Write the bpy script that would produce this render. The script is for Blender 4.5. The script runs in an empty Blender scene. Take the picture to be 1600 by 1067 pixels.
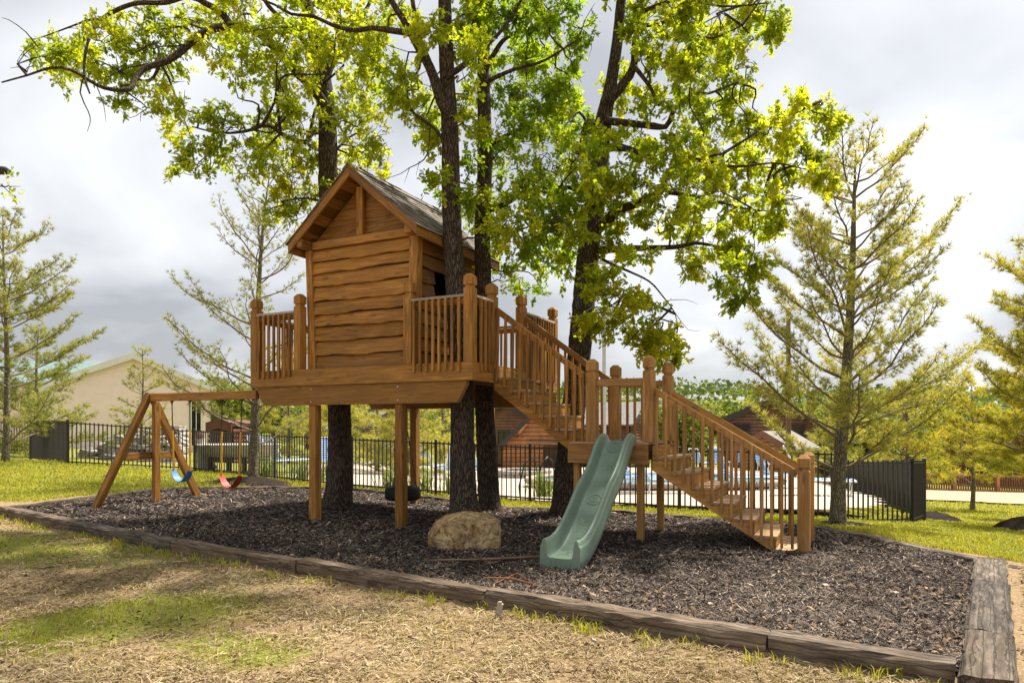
import bpy, bmesh, math, random
import numpy as np
from mathutils import Matrix, Vector

random.seed(7)
RNG = np.random.default_rng(11)
S = bpy.context.scene
COL = S.collection
R = math.radians

# ------------------------------------------------------------------ camera
F, CX, HY, CH = 1067.0, 800.0, 664.0, 1.55      # focal length, centre column, horizon row (photo pixels), eye height
cam_d = bpy.data.cameras.new('camera')
cam_d.sensor_width = 36.0
cam_d.lens = 24.0
cam_d.shift_y = (HY - 533.5) / 1600.0
cam_d.clip_start = 0.05
cam_d.clip_end = 2000.0
cam = bpy.data.objects.new('camera', cam_d)
cam.location = (0, 0, CH)
cam.rotation_euler = (R(90), 0, 0)
COL.objects.link(cam)
S.camera = cam

# ------------------------------------------------------------------ sky and sun
SUN = Vector((0.42, 0.36, 1.0)).normalized()
SUN_EL = math.asin(SUN.z)
SUN_AZ = math.atan2(SUN.x, SUN.y)
world = bpy.data.worlds.new('World')
S.world = world
world.use_nodes = True
nt = world.node_tree
nt.nodes.clear()
def wn(t, **kw):
    n = nt.nodes.new(t)
    for k, v in kw.items(): setattr(n, k, v)
    return n
def wmath(op, a, b=None, clamp=False):
    n = wn('ShaderNodeMath', operation=op); n.use_clamp = clamp
    for i, x in enumerate((a, b)):
        if x is None: continue
        if isinstance(x, (int, float)): n.inputs[i].default_value = x
        else: nt.links.new(x, n.inputs[i])
    return n.outputs[0]
sky = wn('ShaderNodeTexSky'); sky.sky_type = 'NISHITA'
sky.sun_disc = False; sky.sun_elevation = SUN_EL; sky.sun_rotation = SUN_AZ
sky.air_density = 1.0; sky.dust_density = 1.5
tc = wn('ShaderNodeTexCoord')
sep = wn('ShaderNodeSeparateXYZ'); nt.links.new(tc.outputs['Generated'], sep.inputs[0])
zz = wmath('ADD', wmath('MAXIMUM', sep.outputs[2], 0.0), 0.30)
comb = wn('ShaderNodeCombineXYZ')
nt.links.new(wmath('DIVIDE', sep.outputs[0], zz), comb.inputs[0])
nt.links.new(wmath('DIVIDE', sep.outputs[1], zz), comb.inputs[1])
comb.inputs[2].default_value = 3.7
n1 = wn('ShaderNodeTexNoise'); n1.inputs['Scale'].default_value = 1.0; n1.inputs['Detail'].default_value = 7
n1.inputs['Roughness'].default_value = 0.45; n1.inputs['Distortion'].default_value = 0.5
nt.links.new(comb.outputs[0], n1.inputs['Vector'])
n2 = wn('ShaderNodeTexNoise'); n2.inputs['Scale'].default_value = 2.1; n2.inputs['Detail'].default_value = 6
n2.inputs['Roughness'].default_value = 0.45; n2.inputs['Distortion'].default_value = 0.6
nt.links.new(comb.outputs[0], n2.inputs['Vector'])
mixv = wmath('ADD', wmath('MULTIPLY', n1.outputs['Fac'], 0.68), wmath('MULTIPLY', n2.outputs['Fac'], 0.32))
ramp = wn('ShaderNodeValToRGB')
e = ramp.color_ramp.elements
e[0].position = 0.40; e[0].color = (0.45, 0.457, 0.475, 1)
e[1].position = 0.60; e[1].color = (0.93, 0.935, 0.945, 1)
m = ramp.color_ramp.elements.new(0.50); m.color = (0.70, 0.71, 0.73, 1)
nt.links.new(mixv, ramp.inputs[0])
# brighter cloud towards the veiled sun, plainly fading with the angle from it
dotn = wn('ShaderNodeVectorMath', operation='DOT_PRODUCT')
nt.links.new(tc.outputs['Generated'], dotn.inputs[0]); dotn.inputs[1].default_value = SUN
glow = wmath('POWER', wmath('MAXIMUM', dotn.outputs['Value'], 0.0), 3.0)
gain = wmath('ADD', wmath('MULTIPLY', glow, 2.6), 5.75)
vm = wn('ShaderNodeVectorMath', operation='SCALE')
nt.links.new(ramp.outputs[0], vm.inputs[0]); nt.links.new(gain, vm.inputs['Scale'])
mx = wn('ShaderNodeMix', data_type='RGBA')
mx.inputs[0].default_value = 0.9
nt.links.new(sky.outputs[0], mx.inputs[6]); nt.links.new(vm.outputs[0], mx.inputs[7])
bg = wn('ShaderNodeBackground'); bg.inputs['Strength'].default_value = 0.084
nt.links.new(mx.outputs[2], bg.inputs['Color'])
wo = wn('ShaderNodeOutputWorld'); nt.links.new(bg.outputs[0], wo.inputs['Surface'])

sun_d = bpy.data.lights.new('sun', 'SUN'); sun_d.energy = 4.4; sun_d.angle = R(2.5); sun_d.color = (1.0, 0.945, 0.85)
sun = bpy.data.objects.new('sun', sun_d)
sun.rotation_euler = SUN.to_track_quat('Z', 'Y').to_euler()
sun.location = (6, 6, 20)
COL.objects.link(sun)
S.view_settings.view_transform = 'Standard'
S.view_settings.look = 'None'
S.view_settings.gamma = 1.0
S.view_settings.use_curve_mapping = False
S.view_settings.exposure = 1.2

# ------------------------------------------------------------------ object helpers
WM = {}                                              # world matrix of everything linked
def link(o, parent, world):
    COL.objects.link(o)
    if parent is not None:
        o.parent = parent
        o.matrix_basis = WM[parent].inverted() @ world
    else:
        o.matrix_basis = world
    WM[o] = world.copy()
    return o
def tag(o, label=None, cat=None, group=None, kind=None):
    if label: o['label'] = label
    if cat: o['category'] = cat
    if group: o['group'] = group
    if kind: o['kind'] = kind
    return o
def empty(name, loc, rotz=0.0, label=None, cat=None, group=None):
    o = bpy.data.objects.new(name, None)
    o.empty_display_size = 0.2
    link(o, None, Matrix.Translation(loc) @ Matrix.Rotation(rotz, 4, 'Z'))
    return tag(o, label, cat, group)
I4 = Matrix.Identity(4)
def put(name, me, mat=None, parent=None, world=None):
    if mat is not None and not me.materials: me.materials.append(mat)
    o = bpy.data.objects.new(name, me)
    if world is None: world = WM[parent] if parent is not None else I4
    return link(o, parent, world)

class MB:
    """collects vertices and faces of one mesh"""
    def __init__(s): s.v = []; s.f = []; s.sm = []
    def add(s, vs, fs, smooth=False):
        b = len(s.v); s.v += [tuple(p) for p in vs]
        for f in fs: s.f.append([b + i for i in f]); s.sm.append(smooth)
    def box(s, c, d, rot=None):
        x, y, z = d[0]/2, d[1]/2, d[2]/2
        vs = [Vector((a, b, cc)) for a in (-x, x) for b in (-y, y) for cc in (-z, z)]
        if rot is not None: vs = [rot @ p for p in vs]
        c = Vector(c)
        s.add([p + c for p in vs], [(0,1,3,2),(4,6,7,5),(0,4,5,1),(2,3,7,6),(0,2,6,4),(1,5,7,3)])
    def bar(s, p0, p1, w, h, up=(0,0,1)):
        M, L = frame(p0, p1, up)
        s.box(M.translation, (L, w, h), M.to_3x3())
    def tube(s, pts, r, n=8, cap=True, smooth=True):
        pts = [Vector(p) for p in pts]
        if not hasattr(r, '__len__'): r = [r]*len(pts)
        rings = []
        a = None
        for i, p in enumerate(pts):
            t = (pts[min(i+1, len(pts)-1)] - pts[max(i-1, 0)]).normalized()
            if a is None: a = t.orthogonal().normalized()
            else:
                a = (a - t*a.dot(t)).normalized()
            b = t.cross(a)
            rings.append([p + (a*math.cos(2*math.pi*k/n) + b*math.sin(2*math.pi*k/n))*r[i] for k in range(n)])
        fs = []
        for i in range(len(pts)-1):
            for k in range(n):
                fs.append((i*n+k, i*n+(k+1) % n, (i+1)*n+(k+1) % n, (i+1)*n+k))
        s.add([p for rg in rings for p in rg], fs, smooth)
        if cap:
            s.add(rings[0], [tuple(range(n-1, -1, -1))]); s.add(rings[-1], [tuple(range(n))])
    def prism(s, poly, axis_o, ax, ay, az, d):
        """polygon in the ax/ay plane pushed d along az"""
        o = Vector(axis_o); ax = Vector(ax); ay = Vector(ay); az = Vector(az)
        a = [o + ax*p[0] + ay*p[1] for p in poly]; b = [p + az*d for p in a]
        n = len(poly)
        s.add(a + b, [tuple(range(n-1, -1, -1)), tuple(range(n, 2*n))] + [(i, (i+1) % n, n+(i+1) % n, n+i) for i in range(n)])
    def mesh(s, name, weld=False):
        me = bpy.data.meshes.new(name)
        me.from_pydata(s.v, [], s.f)
        me.polygons.foreach_set('use_smooth', s.sm)
        bm = bmesh.new(); bm.from_mesh(me)
        if weld: bmesh.ops.remove_doubles(bm, verts=bm.verts, dist=1e-5)
        bmesh.ops.recalc_face_normals(bm, faces=bm.faces)
        bm.to_mesh(me); bm.free()
        return me
    def build(s, name, mat, parent=None, world=None, weld=False):
        return put(name, s.mesh(name, weld), mat, parent, world)

def frame(p0, p1, up=(0,0,1)):
    p0 = Vector(p0); p1 = Vector(p1); x = p1 - p0; L = x.length; x.normalize()
    z = Vector(up); z = z - x*z.dot(x)
    if z.length < 1e-4: z = Vector((0,1,0)) - x*x.y
    z.normalize(); y = z.cross(x)
    M = Matrix((x, y, z)).transposed().to_4x4(); M.translation = (p0+p1)/2
    return M, L

BOXES = {}
def box_mesh(L, w, h, bev, mat):
    k = (round(L, 3), round(w, 4), round(h, 4), bev, mat.name)
    if k not in BOXES:
        bm = bmesh.new(); bmesh.ops.create_cube(bm, size=1)
        for v in bm.verts: v.co = Vector((v.co.x*L, v.co.y*w, v.co.z*h))
        if bev: bmesh.ops.bevel(bm, geom=bm.edges[:], offset=bev, segments=1, affect='EDGES')
        me = bpy.data.meshes.new('board'); bm.to_mesh(me); bm.free()
        me.materials.append(mat); BOXES[k] = me
    return BOXES[k]
def beam(name, p0, p1, w, h, mat, parent, fr=None, up=(0,0,1), bev=0.004):
    """one board: length along local X, w across, h along 'up'"""
    M, L = frame(p0, p1, up)
    if fr is not None: M = fr @ M
    return put(name, box_mesh(L, w, h, bev, mat), None, parent, M)

def np_mesh(name, V, faces, mat, attrs=None, smooth=False):
    """faces: list of int arrays (n,k); one mesh"""
    me = bpy.data.meshes.new(name)
    V = np.asarray(V, dtype=np.float32)
    me.vertices.add(len(V)); me.vertices.foreach_set('co', V.ravel())
    loops = np.concatenate([f.ravel() for f in faces]).astype(np.int32)
    tot = np.concatenate([np.full(len(f), f.shape[1], dtype=np.int32) for f in faces])
    st = np.concatenate([[0], np.cumsum(tot)[:-1]]).astype(np.int32)
    me.loops.add(len(loops)); me.loops.foreach_set('vertex_index', loops)
    me.polygons.add(len(tot)); me.polygons.foreach_set('loop_start', st)
    try: me.polygons.foreach_set('loop_total', tot)
    except Exception: pass
    me.polygons.foreach_set('use_smooth', np.full(len(tot), smooth, dtype=bool))
    for k, a in (attrs or {}).items():
        at = me.attributes.new(k, 'FLOAT', 'POINT'); at.data.foreach_set('value', np.asarray(a, dtype=np.float32))
    me.update(calc_edges=True)
    if mat is not None: me.materials.append(mat)
    return me

def at(px, py, Y):
    return Vector(((px-CX)*Y/F, Y, CH + (HY-py)*Y/F))

# value noise for shapes
def _h(ix, iy, seed):
    n = (ix*374761393 + iy*668265263 + seed*974711) & 0xffffffff
    n = ((n ^ (n >> 13))*1274126177) & 0xffffffff
    return ((n ^ (n >> 16)) & 0xffff)/65535.0
def vnoise(x, y, seed=0):
    x = np.asarray(x, dtype=np.float64); y = np.asarray(y, dtype=np.float64)
    ix = np.floor(x).astype(np.int64); iy = np.floor(y).astype(np.int64)
    fx = x-ix; fy = y-iy; fx = fx*fx*(3-2*fx); fy = fy*fy*(3-2*fy)
    a = _h(ix, iy, seed); b = _h(ix+1, iy, seed); c = _h(ix, iy+1, seed); d = _h(ix+1, iy+1, seed)
    return (a*(1-fx)+b*fx)*(1-fy) + (c*(1-fx)+d*fx)*fy
def fbm(x, y, seed=0, o=4):
    s = 0; a = 0.5; t = 0
    for i in range(o):
        s = s + a*vnoise(x*2**i, y*2**i, seed+i*17); t += a; a *= 0.5
    return s/t
# ------------------------------------------------------------------ materials
def new_mat(name):
    m = bpy.data.materials.new(name); m.use_nodes = True
    n = m.node_tree; n.nodes.clear()
    return m, n
class N:
    def __init__(s, name): s.m, s.t = new_mat(name)
    def n(s, t, **kw):
        x = s.t.nodes.new(t)
        for k, v in kw.items(): setattr(x, k, v)
        return x
    def l(s, a, b): s.t.links.new(a, b)
    def val(s, sock, x):
        if isinstance(x, (int, float)): sock.default_value = x
        elif isinstance(x, (tuple, list)): sock.default_value = tuple(x) if len(x) == len(sock.default_value) else tuple(x)+(1,)
        else: s.l(x, sock)
    def math(s, op, a, b=0.0, clamp=False):
        x = s.n('ShaderNodeMath', operation=op); x.use_clamp = clamp
        s.val(x.inputs[0], a); s.val(x.inputs[1], b); return x.outputs[0]
    def mix(s, f, a, b, blend='MIX'):
        x = s.n('ShaderNodeMix', data_type='RGBA', blend_type=blend)
        s.val(x.inputs[0], f); s.val(x.inputs[6], a); s.val(x.inputs[7], b); return x.outputs[2]
    def coord(s, which='Object', scale=(1,1,1), offset=None):
        c = s.n('ShaderNodeTexCoord').outputs[which]
        mp = s.n('ShaderNodeMapping'); s.l(c, mp.inputs[0]); mp.inputs['Scale'].default_value = scale
        if offset is not None: s.l(offset, mp.inputs['Location'])
        return mp.outputs[0]
    def noise(s, vec, scale, detail=4, rough=0.55, dist=0.0):
        x = s.n('ShaderNodeTexNoise'); s.l(vec, x.inputs['Vector'])
        x.inputs['Scale'].default_value = scale; x.inputs['Detail'].default_value = detail
        x.inputs['Roughness'].default_value = rough; x.inputs['Distortion'].default_value = dist
        return x.outputs['Fac']
    def ramp(s, fac, *stops):
        x = s.n('ShaderNodeValToRGB'); s.l(fac, x.inputs[0]); e = x.color_ramp.elements
        for i, (p, c) in enumerate(stops):
            el = e[i] if i < 2 else e.new(p)
            el.position = p; el.color = tuple(c)+(1,) if hasattr(c, '__len__') else (c, c, c, 1)
        return x.outputs[0]
    def rnd(s): return s.n('ShaderNodeObjectInfo').outputs['Random']
    def rndvec(s):
        r = s.rnd(); c = s.n('ShaderNodeCombineXYZ')
        for i, k in enumerate((37.0, 91.0, 53.0)): s.l(s.math('MULTIPLY', r, k), c.inputs[i])
        return c.outputs[0]
    def attr(s, name): 
        a = s.n('ShaderNodeAttribute'); a.attribute_name = name; return a.outputs['Fac']
    def out(s, color, rough=0.6, bump=None, bstr=0.3, bdist=0.01, spec=0.4, metal=0.0, extra=None):
        b = s.n('ShaderNodeBsdfPrincipled')
        s.val(b.inputs['Base Color'], color); s.val(b.inputs['Roughness'], rough)
        b.inputs['Specular IOR Level'].default_value = spec; b.inputs['Metallic'].default_value = metal
        if bump is not None:
            bp = s.n('ShaderNodeBump'); bp.inputs['Strength'].default_value = bstr; bp.inputs['Distance'].default_value = bdist
            s.l(bump, bp.inputs['Height']); s.l(bp.outputs[0], b.inputs['Normal'])
        for k, v in (extra or {}).items(): s.val(b.inputs[k], v)
        o = s.n('ShaderNodeOutputMaterial'); s.l(b.outputs[0], o.inputs['Surface'])
        return s.m

def wood(name, dark, mid, light, knots=0.5, rough=0.62, gscale=1.0, weather=0.0, cracks=0.0):
    k = N(name)
    off = k.rndvec()
    v = k.coord('Object', (1.1*gscale, 13*gscale, 13*gscale), off)
    g = k.noise(v, 1.6, 6, 0.6, 0.9)
    v2 = k.coord('Object', (3*gscale, 90*gscale, 90*gscale), off)
    g2 = k.noise(v2, 1.0, 3, 0.6, 0.2)
    v3 = k.coord('Object', (0.9, 1.6, 1.6), off)
    big = k.noise(v3, 1.3, 3)
    c = k.ramp(g, (0.33, dark), (0.52, mid), (0.68, light))
    c = k.mix(k.math('MULTIPLY', k.ramp(g2, (0.35, 1.0), (0.6, 0.0)), 0.5), c, dark)
    c = k.mix(k.ramp(big, (0.42, 0.0), (0.66, 0.55)), c, dark)
    # knots
    vk = k.coord('Object', (2.6, 8.5, 8.5), off)
    vo = k.n('ShaderNodeTexVoronoi'); k.l(vk, vo.inputs['Vector']); vo.inputs['Scale'].default_value = 1.0
    kn = k.ramp(vo.outputs['Distance'], (0.09, 1.0), (0.24, 0.0))
    c = k.mix(k.math('MULTIPLY', kn, knots), c, tuple(x*0.35 for x in dark))
    # weathered greying in patches
    if weather:
        wz = k.noise(k.coord('Object', (1.6, 7, 7), off), 2.0, 5, 0.65)
        c = k.mix(k.math('MULTIPLY', k.ramp(wz, (0.48, 0.0), (0.68, 1.0)), weather), c, (0.30, 0.25, 0.20))
    hue = k.math('FRACT', k.math('MULTIPLY', k.rnd(), 7.31))
    c = k.mix(k.math('MULTIPLY', hue, 0.40), c, k.mix(0.5, tuple(x*1.15 for x in mid), (0.33, 0.185, 0.050)))
    br = k.math('ADD', k.math('MULTIPLY', k.rnd(), 0.55), 0.70)
    c = k.mix(1.0, c, k_gray(k, br), 'MULTIPLY')
    h = k.math('ADD', k.math('MULTIPLY', g, 0.6), k.math('MULTIPLY', g2, 0.5))
    if cracks:
        vc = k.n('ShaderNodeTexVoronoi'); vc.feature = 'DISTANCE_TO_EDGE'; vc.inputs['Scale'].default_value = 1.0
        wob = k.noise(k.coord('Object', (5, 5, 5), off), 1.0, 4)
        va = k.n('ShaderNodeVectorMath', operation='ADD'); k.l(k.coord('Object', (0.28, 20, 20), off), va.inputs[0]); k.l(k_gray(k, wob), va.inputs[1])
        k.l(va.outputs[0], vc.inputs['Vector'])
        ck = k.ramp(vc.outputs['Distance'], (0.0, 1.0), (0.07, 0.0))
        c = k.mix(k.math('MULTIPLY', ck, cracks), c, (0.012, 0.009, 0.007))
        bl = k.noise(k.coord('Object', (2.2, 6, 6), off), 1.5, 5, 0.7)
        c = k.mix(k.ramp(bl, (0.5, 0.0), (0.72, 0.75)), c, dark)
        h = k.math('SUBTRACT', h, k.math('MULTIPLY', ck, 1.5))
    return k.out(c, rough, h, 0.7, 0.006, 0.25)
def k_gray(k, f):
    c = k.n('ShaderNodeCombineColor')
    for i in range(3): k.l(f, c.inputs[i])
    return c.outputs[0]

M = {}
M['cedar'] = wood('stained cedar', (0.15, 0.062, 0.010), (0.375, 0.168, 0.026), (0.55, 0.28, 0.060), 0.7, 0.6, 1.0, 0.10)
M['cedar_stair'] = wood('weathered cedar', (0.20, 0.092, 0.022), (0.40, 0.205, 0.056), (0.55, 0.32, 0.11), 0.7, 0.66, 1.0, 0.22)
M['cedar_dark'] = wood('darker cedar', (0.11, 0.043, 0.009), (0.225, 0.098, 0.020), (0.33, 0.15, 0.034), 0.6, 0.6)  # darker tone for joists, roof sheathing and the cabin's side walls
M['tread'] = wood('worn tread', (0.26, 0.15, 0.075), (0.42, 0.26, 0.15), (0.55, 0.39, 0.26), 0.4, 0.75, 1.0, 0.35)
M['grey_rail'] = wood('bleached rail', (0.36, 0.30, 0.24), (0.50, 0.44, 0.37), (0.62, 0.57, 0.50), 0.2, 0.75)
M['timber'] = wood('old sleeper', (0.045, 0.035, 0.027), (0.125, 0.098, 0.075), (0.27, 0.22, 0.175), 0.35, 0.9, 0.8, 0.5, 0.6)

def simple(name, col, rough=0.6, var=0.25, scale=6, bump=0.0, spec=0.4, metal=0.0, bdist=0.004):
    k = N(name); v = k.coord('Object'); n = k.noise(v, scale, 5, 0.6)
    c = k.mix(k.ramp(n, (0.3, 0.0), (0.7, 1.0)), tuple(x*(1-var) for x in col), tuple(min(1, x*(1+var)) for x in col))
    return k.out(c, rough, n if bump else None, bump, bdist, spec, metal)
M['black_metal'] = simple('powder coated steel', (0.022, 0.020, 0.019), 0.45, 0.2, 9)
M['bronze_metal'] = simple('bronze fence steel', (0.040, 0.034, 0.029), 0.5, 0.2, 9)
M['steel'] = simple('galvanised steel', (0.42, 0.42, 0.43), 0.4, 0.15, 20, metal=0.8)
M['chain'] = simple('dark chain', (0.06, 0.045, 0.035), 0.5, 0.3, 40, metal=0.5)
M['yellow_sleeve'] = simple('yellow chain sleeve', (0.62, 0.33, 0.02), 0.45, 0.15, 30)
M['blue_plastic'] = simple('blue swing rubber', (0.05, 0.16, 0.50), 0.42, 0.12, 8)
M['red_plastic'] = simple('red swing rubber', (0.50, 0.055, 0.04), 0.42, 0.12, 8)
M['rubber'] = simple('tyre rubber', (0.012, 0.012, 0.013), 0.7, 0.3, 14, 0.3)
M['concrete'] = simple('pool deck concrete', (0.38, 0.315, 0.25), 0.85, 0.1, 1.5, 0.2)
M['sand'] = simple('sand court', (0.40, 0.27, 0.17), 0.95, 0.12, 2.5, 0.3)
M['beige'] = simple('beige stucco', (0.86, 0.70, 0.65), 0.9, 0.05, 3, 0.1)
M['white_trim'] = simple('white trim', (0.72, 0.70, 0.66), 0.6, 0.06, 4)
M['teal_roof'] = simple('teal metal roof', (0.17, 0.25, 0.235), 0.6, 0.1, 2)
M['grey_roof'] = simple('grey shingle roof', (0.20, 0.18, 0.165), 0.85, 0.25, 5, 0.3)
M['dark_roof'] = simple('dark roof edge', (0.045, 0.035, 0.03), 0.7, 0.2, 5)
M['siding'] = simple('log siding', (0.36, 0.16, 0.062), 0.7, 0.35, 2.2, 0.3)
M['siding_dark'] = simple('brown siding', (0.17, 0.085, 0.047), 0.75, 0.3, 2.2, 0.3)
M['maroon'] = simple('maroon boards', (0.10, 0.022, 0.018), 0.75, 0.3, 2.2, 0.2)
M['glass_dark'] = simple('dark window glass', (0.012, 0.014, 0.017), 0.08, 0.1, 1, spec=0.6)
M['dark_wood_shade'] = simple('dark boards and gap shade', (0.05, 0.024, 0.012), 0.8, 0.3, 3)  # dark colour imitates shade in wall gaps and indoors; also dark doors, legs
M['chair_blue'] = simple('blue straps', (0.22, 0.40, 0.70), 0.45, 0.1, 4)
M['chair_white'] = simple('white powder coat', (0.78, 0.78, 0.77), 0.4, 0.05, 4)
M['basin_stone'] = simple('pale cast stone', (0.42, 0.38, 0.34), 0.85, 0.2, 5, 0.3)
M['pole_grey'] = simple('painted pole', (0.42, 0.42, 0.42), 0.5, 0.1, 6)
M['pole_wood'] = simple('creosoted pole', (0.16, 0.095, 0.055), 0.85, 0.3, 6, 0.3)
M['rust'] = simple('rusty red shed boards', (0.13, 0.05, 0.032), 0.8, 0.3, 4)
M['orange_root'] = simple('orange bark strips', (0.34, 0.13, 0.05), 0.9, 0.3, 20)
M['white_quartz'] = simple('pale stone chips', (0.36, 0.30, 0.24), 0.9, 0.15, 8)

def water_mat():
    k = N('pool water'); n = k.noise(k.coord('Object'), 3.0, 3)
    return k.out((0.05, 0.26, 0.38), 0.06, n, 0.15, 0.02, 0.6)
M['water'] = water_mat()

def slide_mat():
    k = N('faded green plastic'); v = k.coord('Object')
    n = k.noise(v, 2.2, 5, 0.6); n2 = k.noise(v, 26, 4, 0.65)
    c = k.mix(k.ramp(n, (0.35, 0.0), (0.7, 1.0)), (0.14, 0.205, 0.15), (0.21, 0.28, 0.21))
    c = k.mix(k.math('MULTIPLY', k.ramp(n2, (0.52, 0.0), (0.72, 1.0)), 0.3), c, (0.20, 0.30, 0.25))
    return k.out(c, k.ramp(n2, (0.3, 0.32), (0.7, 0.5)), n2, 0.06, 0.003, 0.5)
M['slide'] = slide_mat()

def shingle_mat():
    k = N('weathered roof shingle'); off = k.rndvec(); v = k.coord('Object', (1,1,1), off)
    n = k.noise(v, 9, 5, 0.65); n2 = k.noise(v, 120, 2, 0.6)
    c = k.mix(n, (0.12, 0.098, 0.078), (0.33, 0.282, 0.232))
    c = k.mix(k.math('MULTIPLY', n2, 0.5), c, (0.055, 0.05, 0.04))
    br = k.math('ADD', k.math('MULTIPLY', k.rnd(), 0.9), 0.55)
    c = k.mix(1.0, c, k_gray(k, br), 'MULTIPLY')
    return k.out(c, 0.9, n2, 0.5, 0.004, 0.2)
M['shingle'] = shingle_mat()

def bark_mat(name, dark, light, sc=1.0):
    k = N(name); v = k.coord('Object', (15*sc, 15*sc, 2.2*sc))
    n = k.noise(v, 2.2, 6, 0.65, 0.8)
    vo = k.n('ShaderNodeTexVoronoi'); vo.feature = 'DISTANCE_TO_EDGE'; k.l(k.coord('Object', (24*sc, 24*sc, 4.2*sc)), vo.inputs['Vector']); vo.inputs['Scale'].default_value = 1.6
    ridge = k.ramp(vo.outputs['Distance'], (0.0, 0.0), (0.22, 1.0))
    lich = k.noise(k.coord('Object', (1, 1, 1)), 3.1, 5, 0.6)
    c = k.mix(n, dark, light)
    c = k.mix(k.math('SUBTRACT', 1.0, ridge), c, tuple(x*0.45 for x in dark))
    c = k.mix(k.math('MULTIPLY', k.ramp(lich, (0.56, 0.0), (0.72, 1.0)), 0.45), c, (0.20, 0.19, 0.155))
    h = k.math('ADD', k.math('MULTIPLY', ridge, 0.8), k.math('MULTIPLY', n, 0.7))
    return k.out(c, 0.92, h, 0.9, 0.03, 0.2)
M['oak_bark'] = bark_mat('oak bark', (0.060, 0.043, 0.030), (0.215, 0.165, 0.122))
M['pine_bark'] = bark_mat('pine bark', (0.21, 0.175, 0.11), (0.44, 0.39, 0.27), 1.3)
M['pine_twig'] = simple('pine branch bark', (0.19, 0.14, 0.09), 0.9, 0.3, 8)

def leaf_mat(name, a, b, c3, trans=0.5):
    """young leaf: colour differs from leaf to leaf, light passes through"""
    k = N(name); t = k.attr('tint')
    col = k.ramp(t, (0.0, a), (0.5, b), (1.0, c3))
    d = k.n('ShaderNodeBsdfPrincipled'); k.l(col, d.inputs['Base Color']); d.inputs['Roughness'].default_value = 0.5
    d.inputs['Specular IOR Level'].default_value = 0.35
    tr = k.n('ShaderNodeBsdfTranslucent')
    tcol = k.mix(1.0, col, (1.7, 1.55, 0.75, 1), 'MULTIPLY'); k.l(tcol, tr.inputs['Color'])
    mxs = k.n('ShaderNodeMixShader'); mxs.inputs[0].default_value = trans
    k.l(d.outputs[0], mxs.inputs[1]); k.l(tr.outputs[0], mxs.inputs[2])
    o = k.n('ShaderNodeOutputMaterial'); k.l(mxs.outputs[0], o.inputs['Surface'])
    return k.m
M['oak_leaf'] = leaf_mat('young oak leaf', (0.15, 0.225, 0.012), (0.295, 0.36, 0.018), (0.49, 0.48, 0.034), 0.70)
M['oak_leaf_b'] = leaf_mat('green oak leaf', (0.12, 0.215, 0.012), (0.235, 0.335, 0.018), (0.42, 0.45, 0.03), 0.68)
M['needle'] = leaf_mat('yellow green pine needles', (0.20, 0.225, 0.050), (0.36, 0.36, 0.085), (0.53, 0.485, 0.14), 0.4)
M['needle_sunlit'] = leaf_mat('sun-tinted pine needles', (0.20, 0.22, 0.032), (0.37, 0.36, 0.050), (0.56, 0.46, 0.070), 0.4)  # yellow-green needles; the gold end of the tint stands in for sunlight
M['needle_green'] = leaf_mat('pale green pine needles', (0.14, 0.175, 0.042), (0.26, 0.28, 0.070), (0.38, 0.37, 0.11), 0.4)
M['far_leaf'] = leaf_mat('distant leaf', (0.09, 0.135, 0.022), (0.17, 0.22, 0.035), (0.30, 0.31, 0.06), 0.4)
M['wood_leaf'] = leaf_mat('far woods leaf', (0.05, 0.085, 0.022), (0.10, 0.14, 0.032), (0.19, 0.21, 0.055), 0.3)
M['blade'] = leaf_mat('lawn blade', (0.13, 0.17, 0.016), (0.27, 0.285, 0.030), (0.47, 0.43, 0.085), 0.45)
M['tall_blade'] = leaf_mat('ornamental grass blade', (0.09, 0.16, 0.03), (0.20, 0.25, 0.06), (0.40, 0.38, 0.16), 0.4)
def tint_mat(name, stops, rough=0.9):
    k = N(name); col = k.ramp(k.attr('tint'), *stops)
    return k.out(col, rough, spec=0.15)
M['chip'] = tint_mat('bark mulch chip', ((0.0, (0.020, 0.016, 0.014)), (0.36, (0.078, 0.060, 0.048)), (0.62, (0.18, 0.145, 0.118)), (0.84, (0.29, 0.205, 0.15)), (1.0, (0.52, 0.43, 0.34))))
M['straw'] = tint_mat('dry straw', ((0.0, (0.13, 0.082, 0.040)), (0.35, (0.26, 0.185, 0.095)), (0.75, (0.40, 0.305, 0.165)), (1.0, (0.56, 0.46, 0.30))))
M['dead_leaf'] = tint_mat('dead leaf', ((0.0, (0.10, 0.058, 0.030)), (0.6, (0.21, 0.135, 0.075)), (1.0, (0.36, 0.26, 0.16))))

def ground_mat():
    k = N('lawn and thatch'); v = k.coord('Object')
    g = k.attr('grass')
    n = k.noise(v, 9, 6, 0.7); n2 = k.noise(v, 45, 4, 0.7); n3 = k.noise(v, 1.1, 4, 0.6)
    dirt = k.ramp(n2, (0.28, (0.12, 0.072, 0.038)), (0.5, (0.29, 0.20, 0.11)), (0.72, (0.46, 0.34, 0.20)))
    dirt = k.mix(k.ramp(n, (0.4, 0.0), (0.75, 0.5)), dirt, (0.15, 0.10, 0.055))
    gr = k.ramp(n2, (0.28, (0.085, 0.10, 0.016)), (0.5, (0.19, 0.19, 0.035)), (0.75, (0.33, 0.30, 0.08)))
    gr = k.mix(k.ramp(n3, (0.4, 0.0), (0.7, 0.35)), gr, (0.24, 0.25, 0.05))
    f = k.math('ADD', g, k.math('MULTIPLY', k.math('SUBTRACT', n, 0.5), 0.9))
    c = k.mix(k.ramp(f, (0.36, 0.0), (0.62, 1.0)), dirt, gr)
    h = k.math('ADD', n, k.math('MULTIPLY', n2, 0.6))
    return k.out(c, 0.95, h, 0.8, 0.03, 0.1)
M['ground'] = ground_mat()
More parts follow.
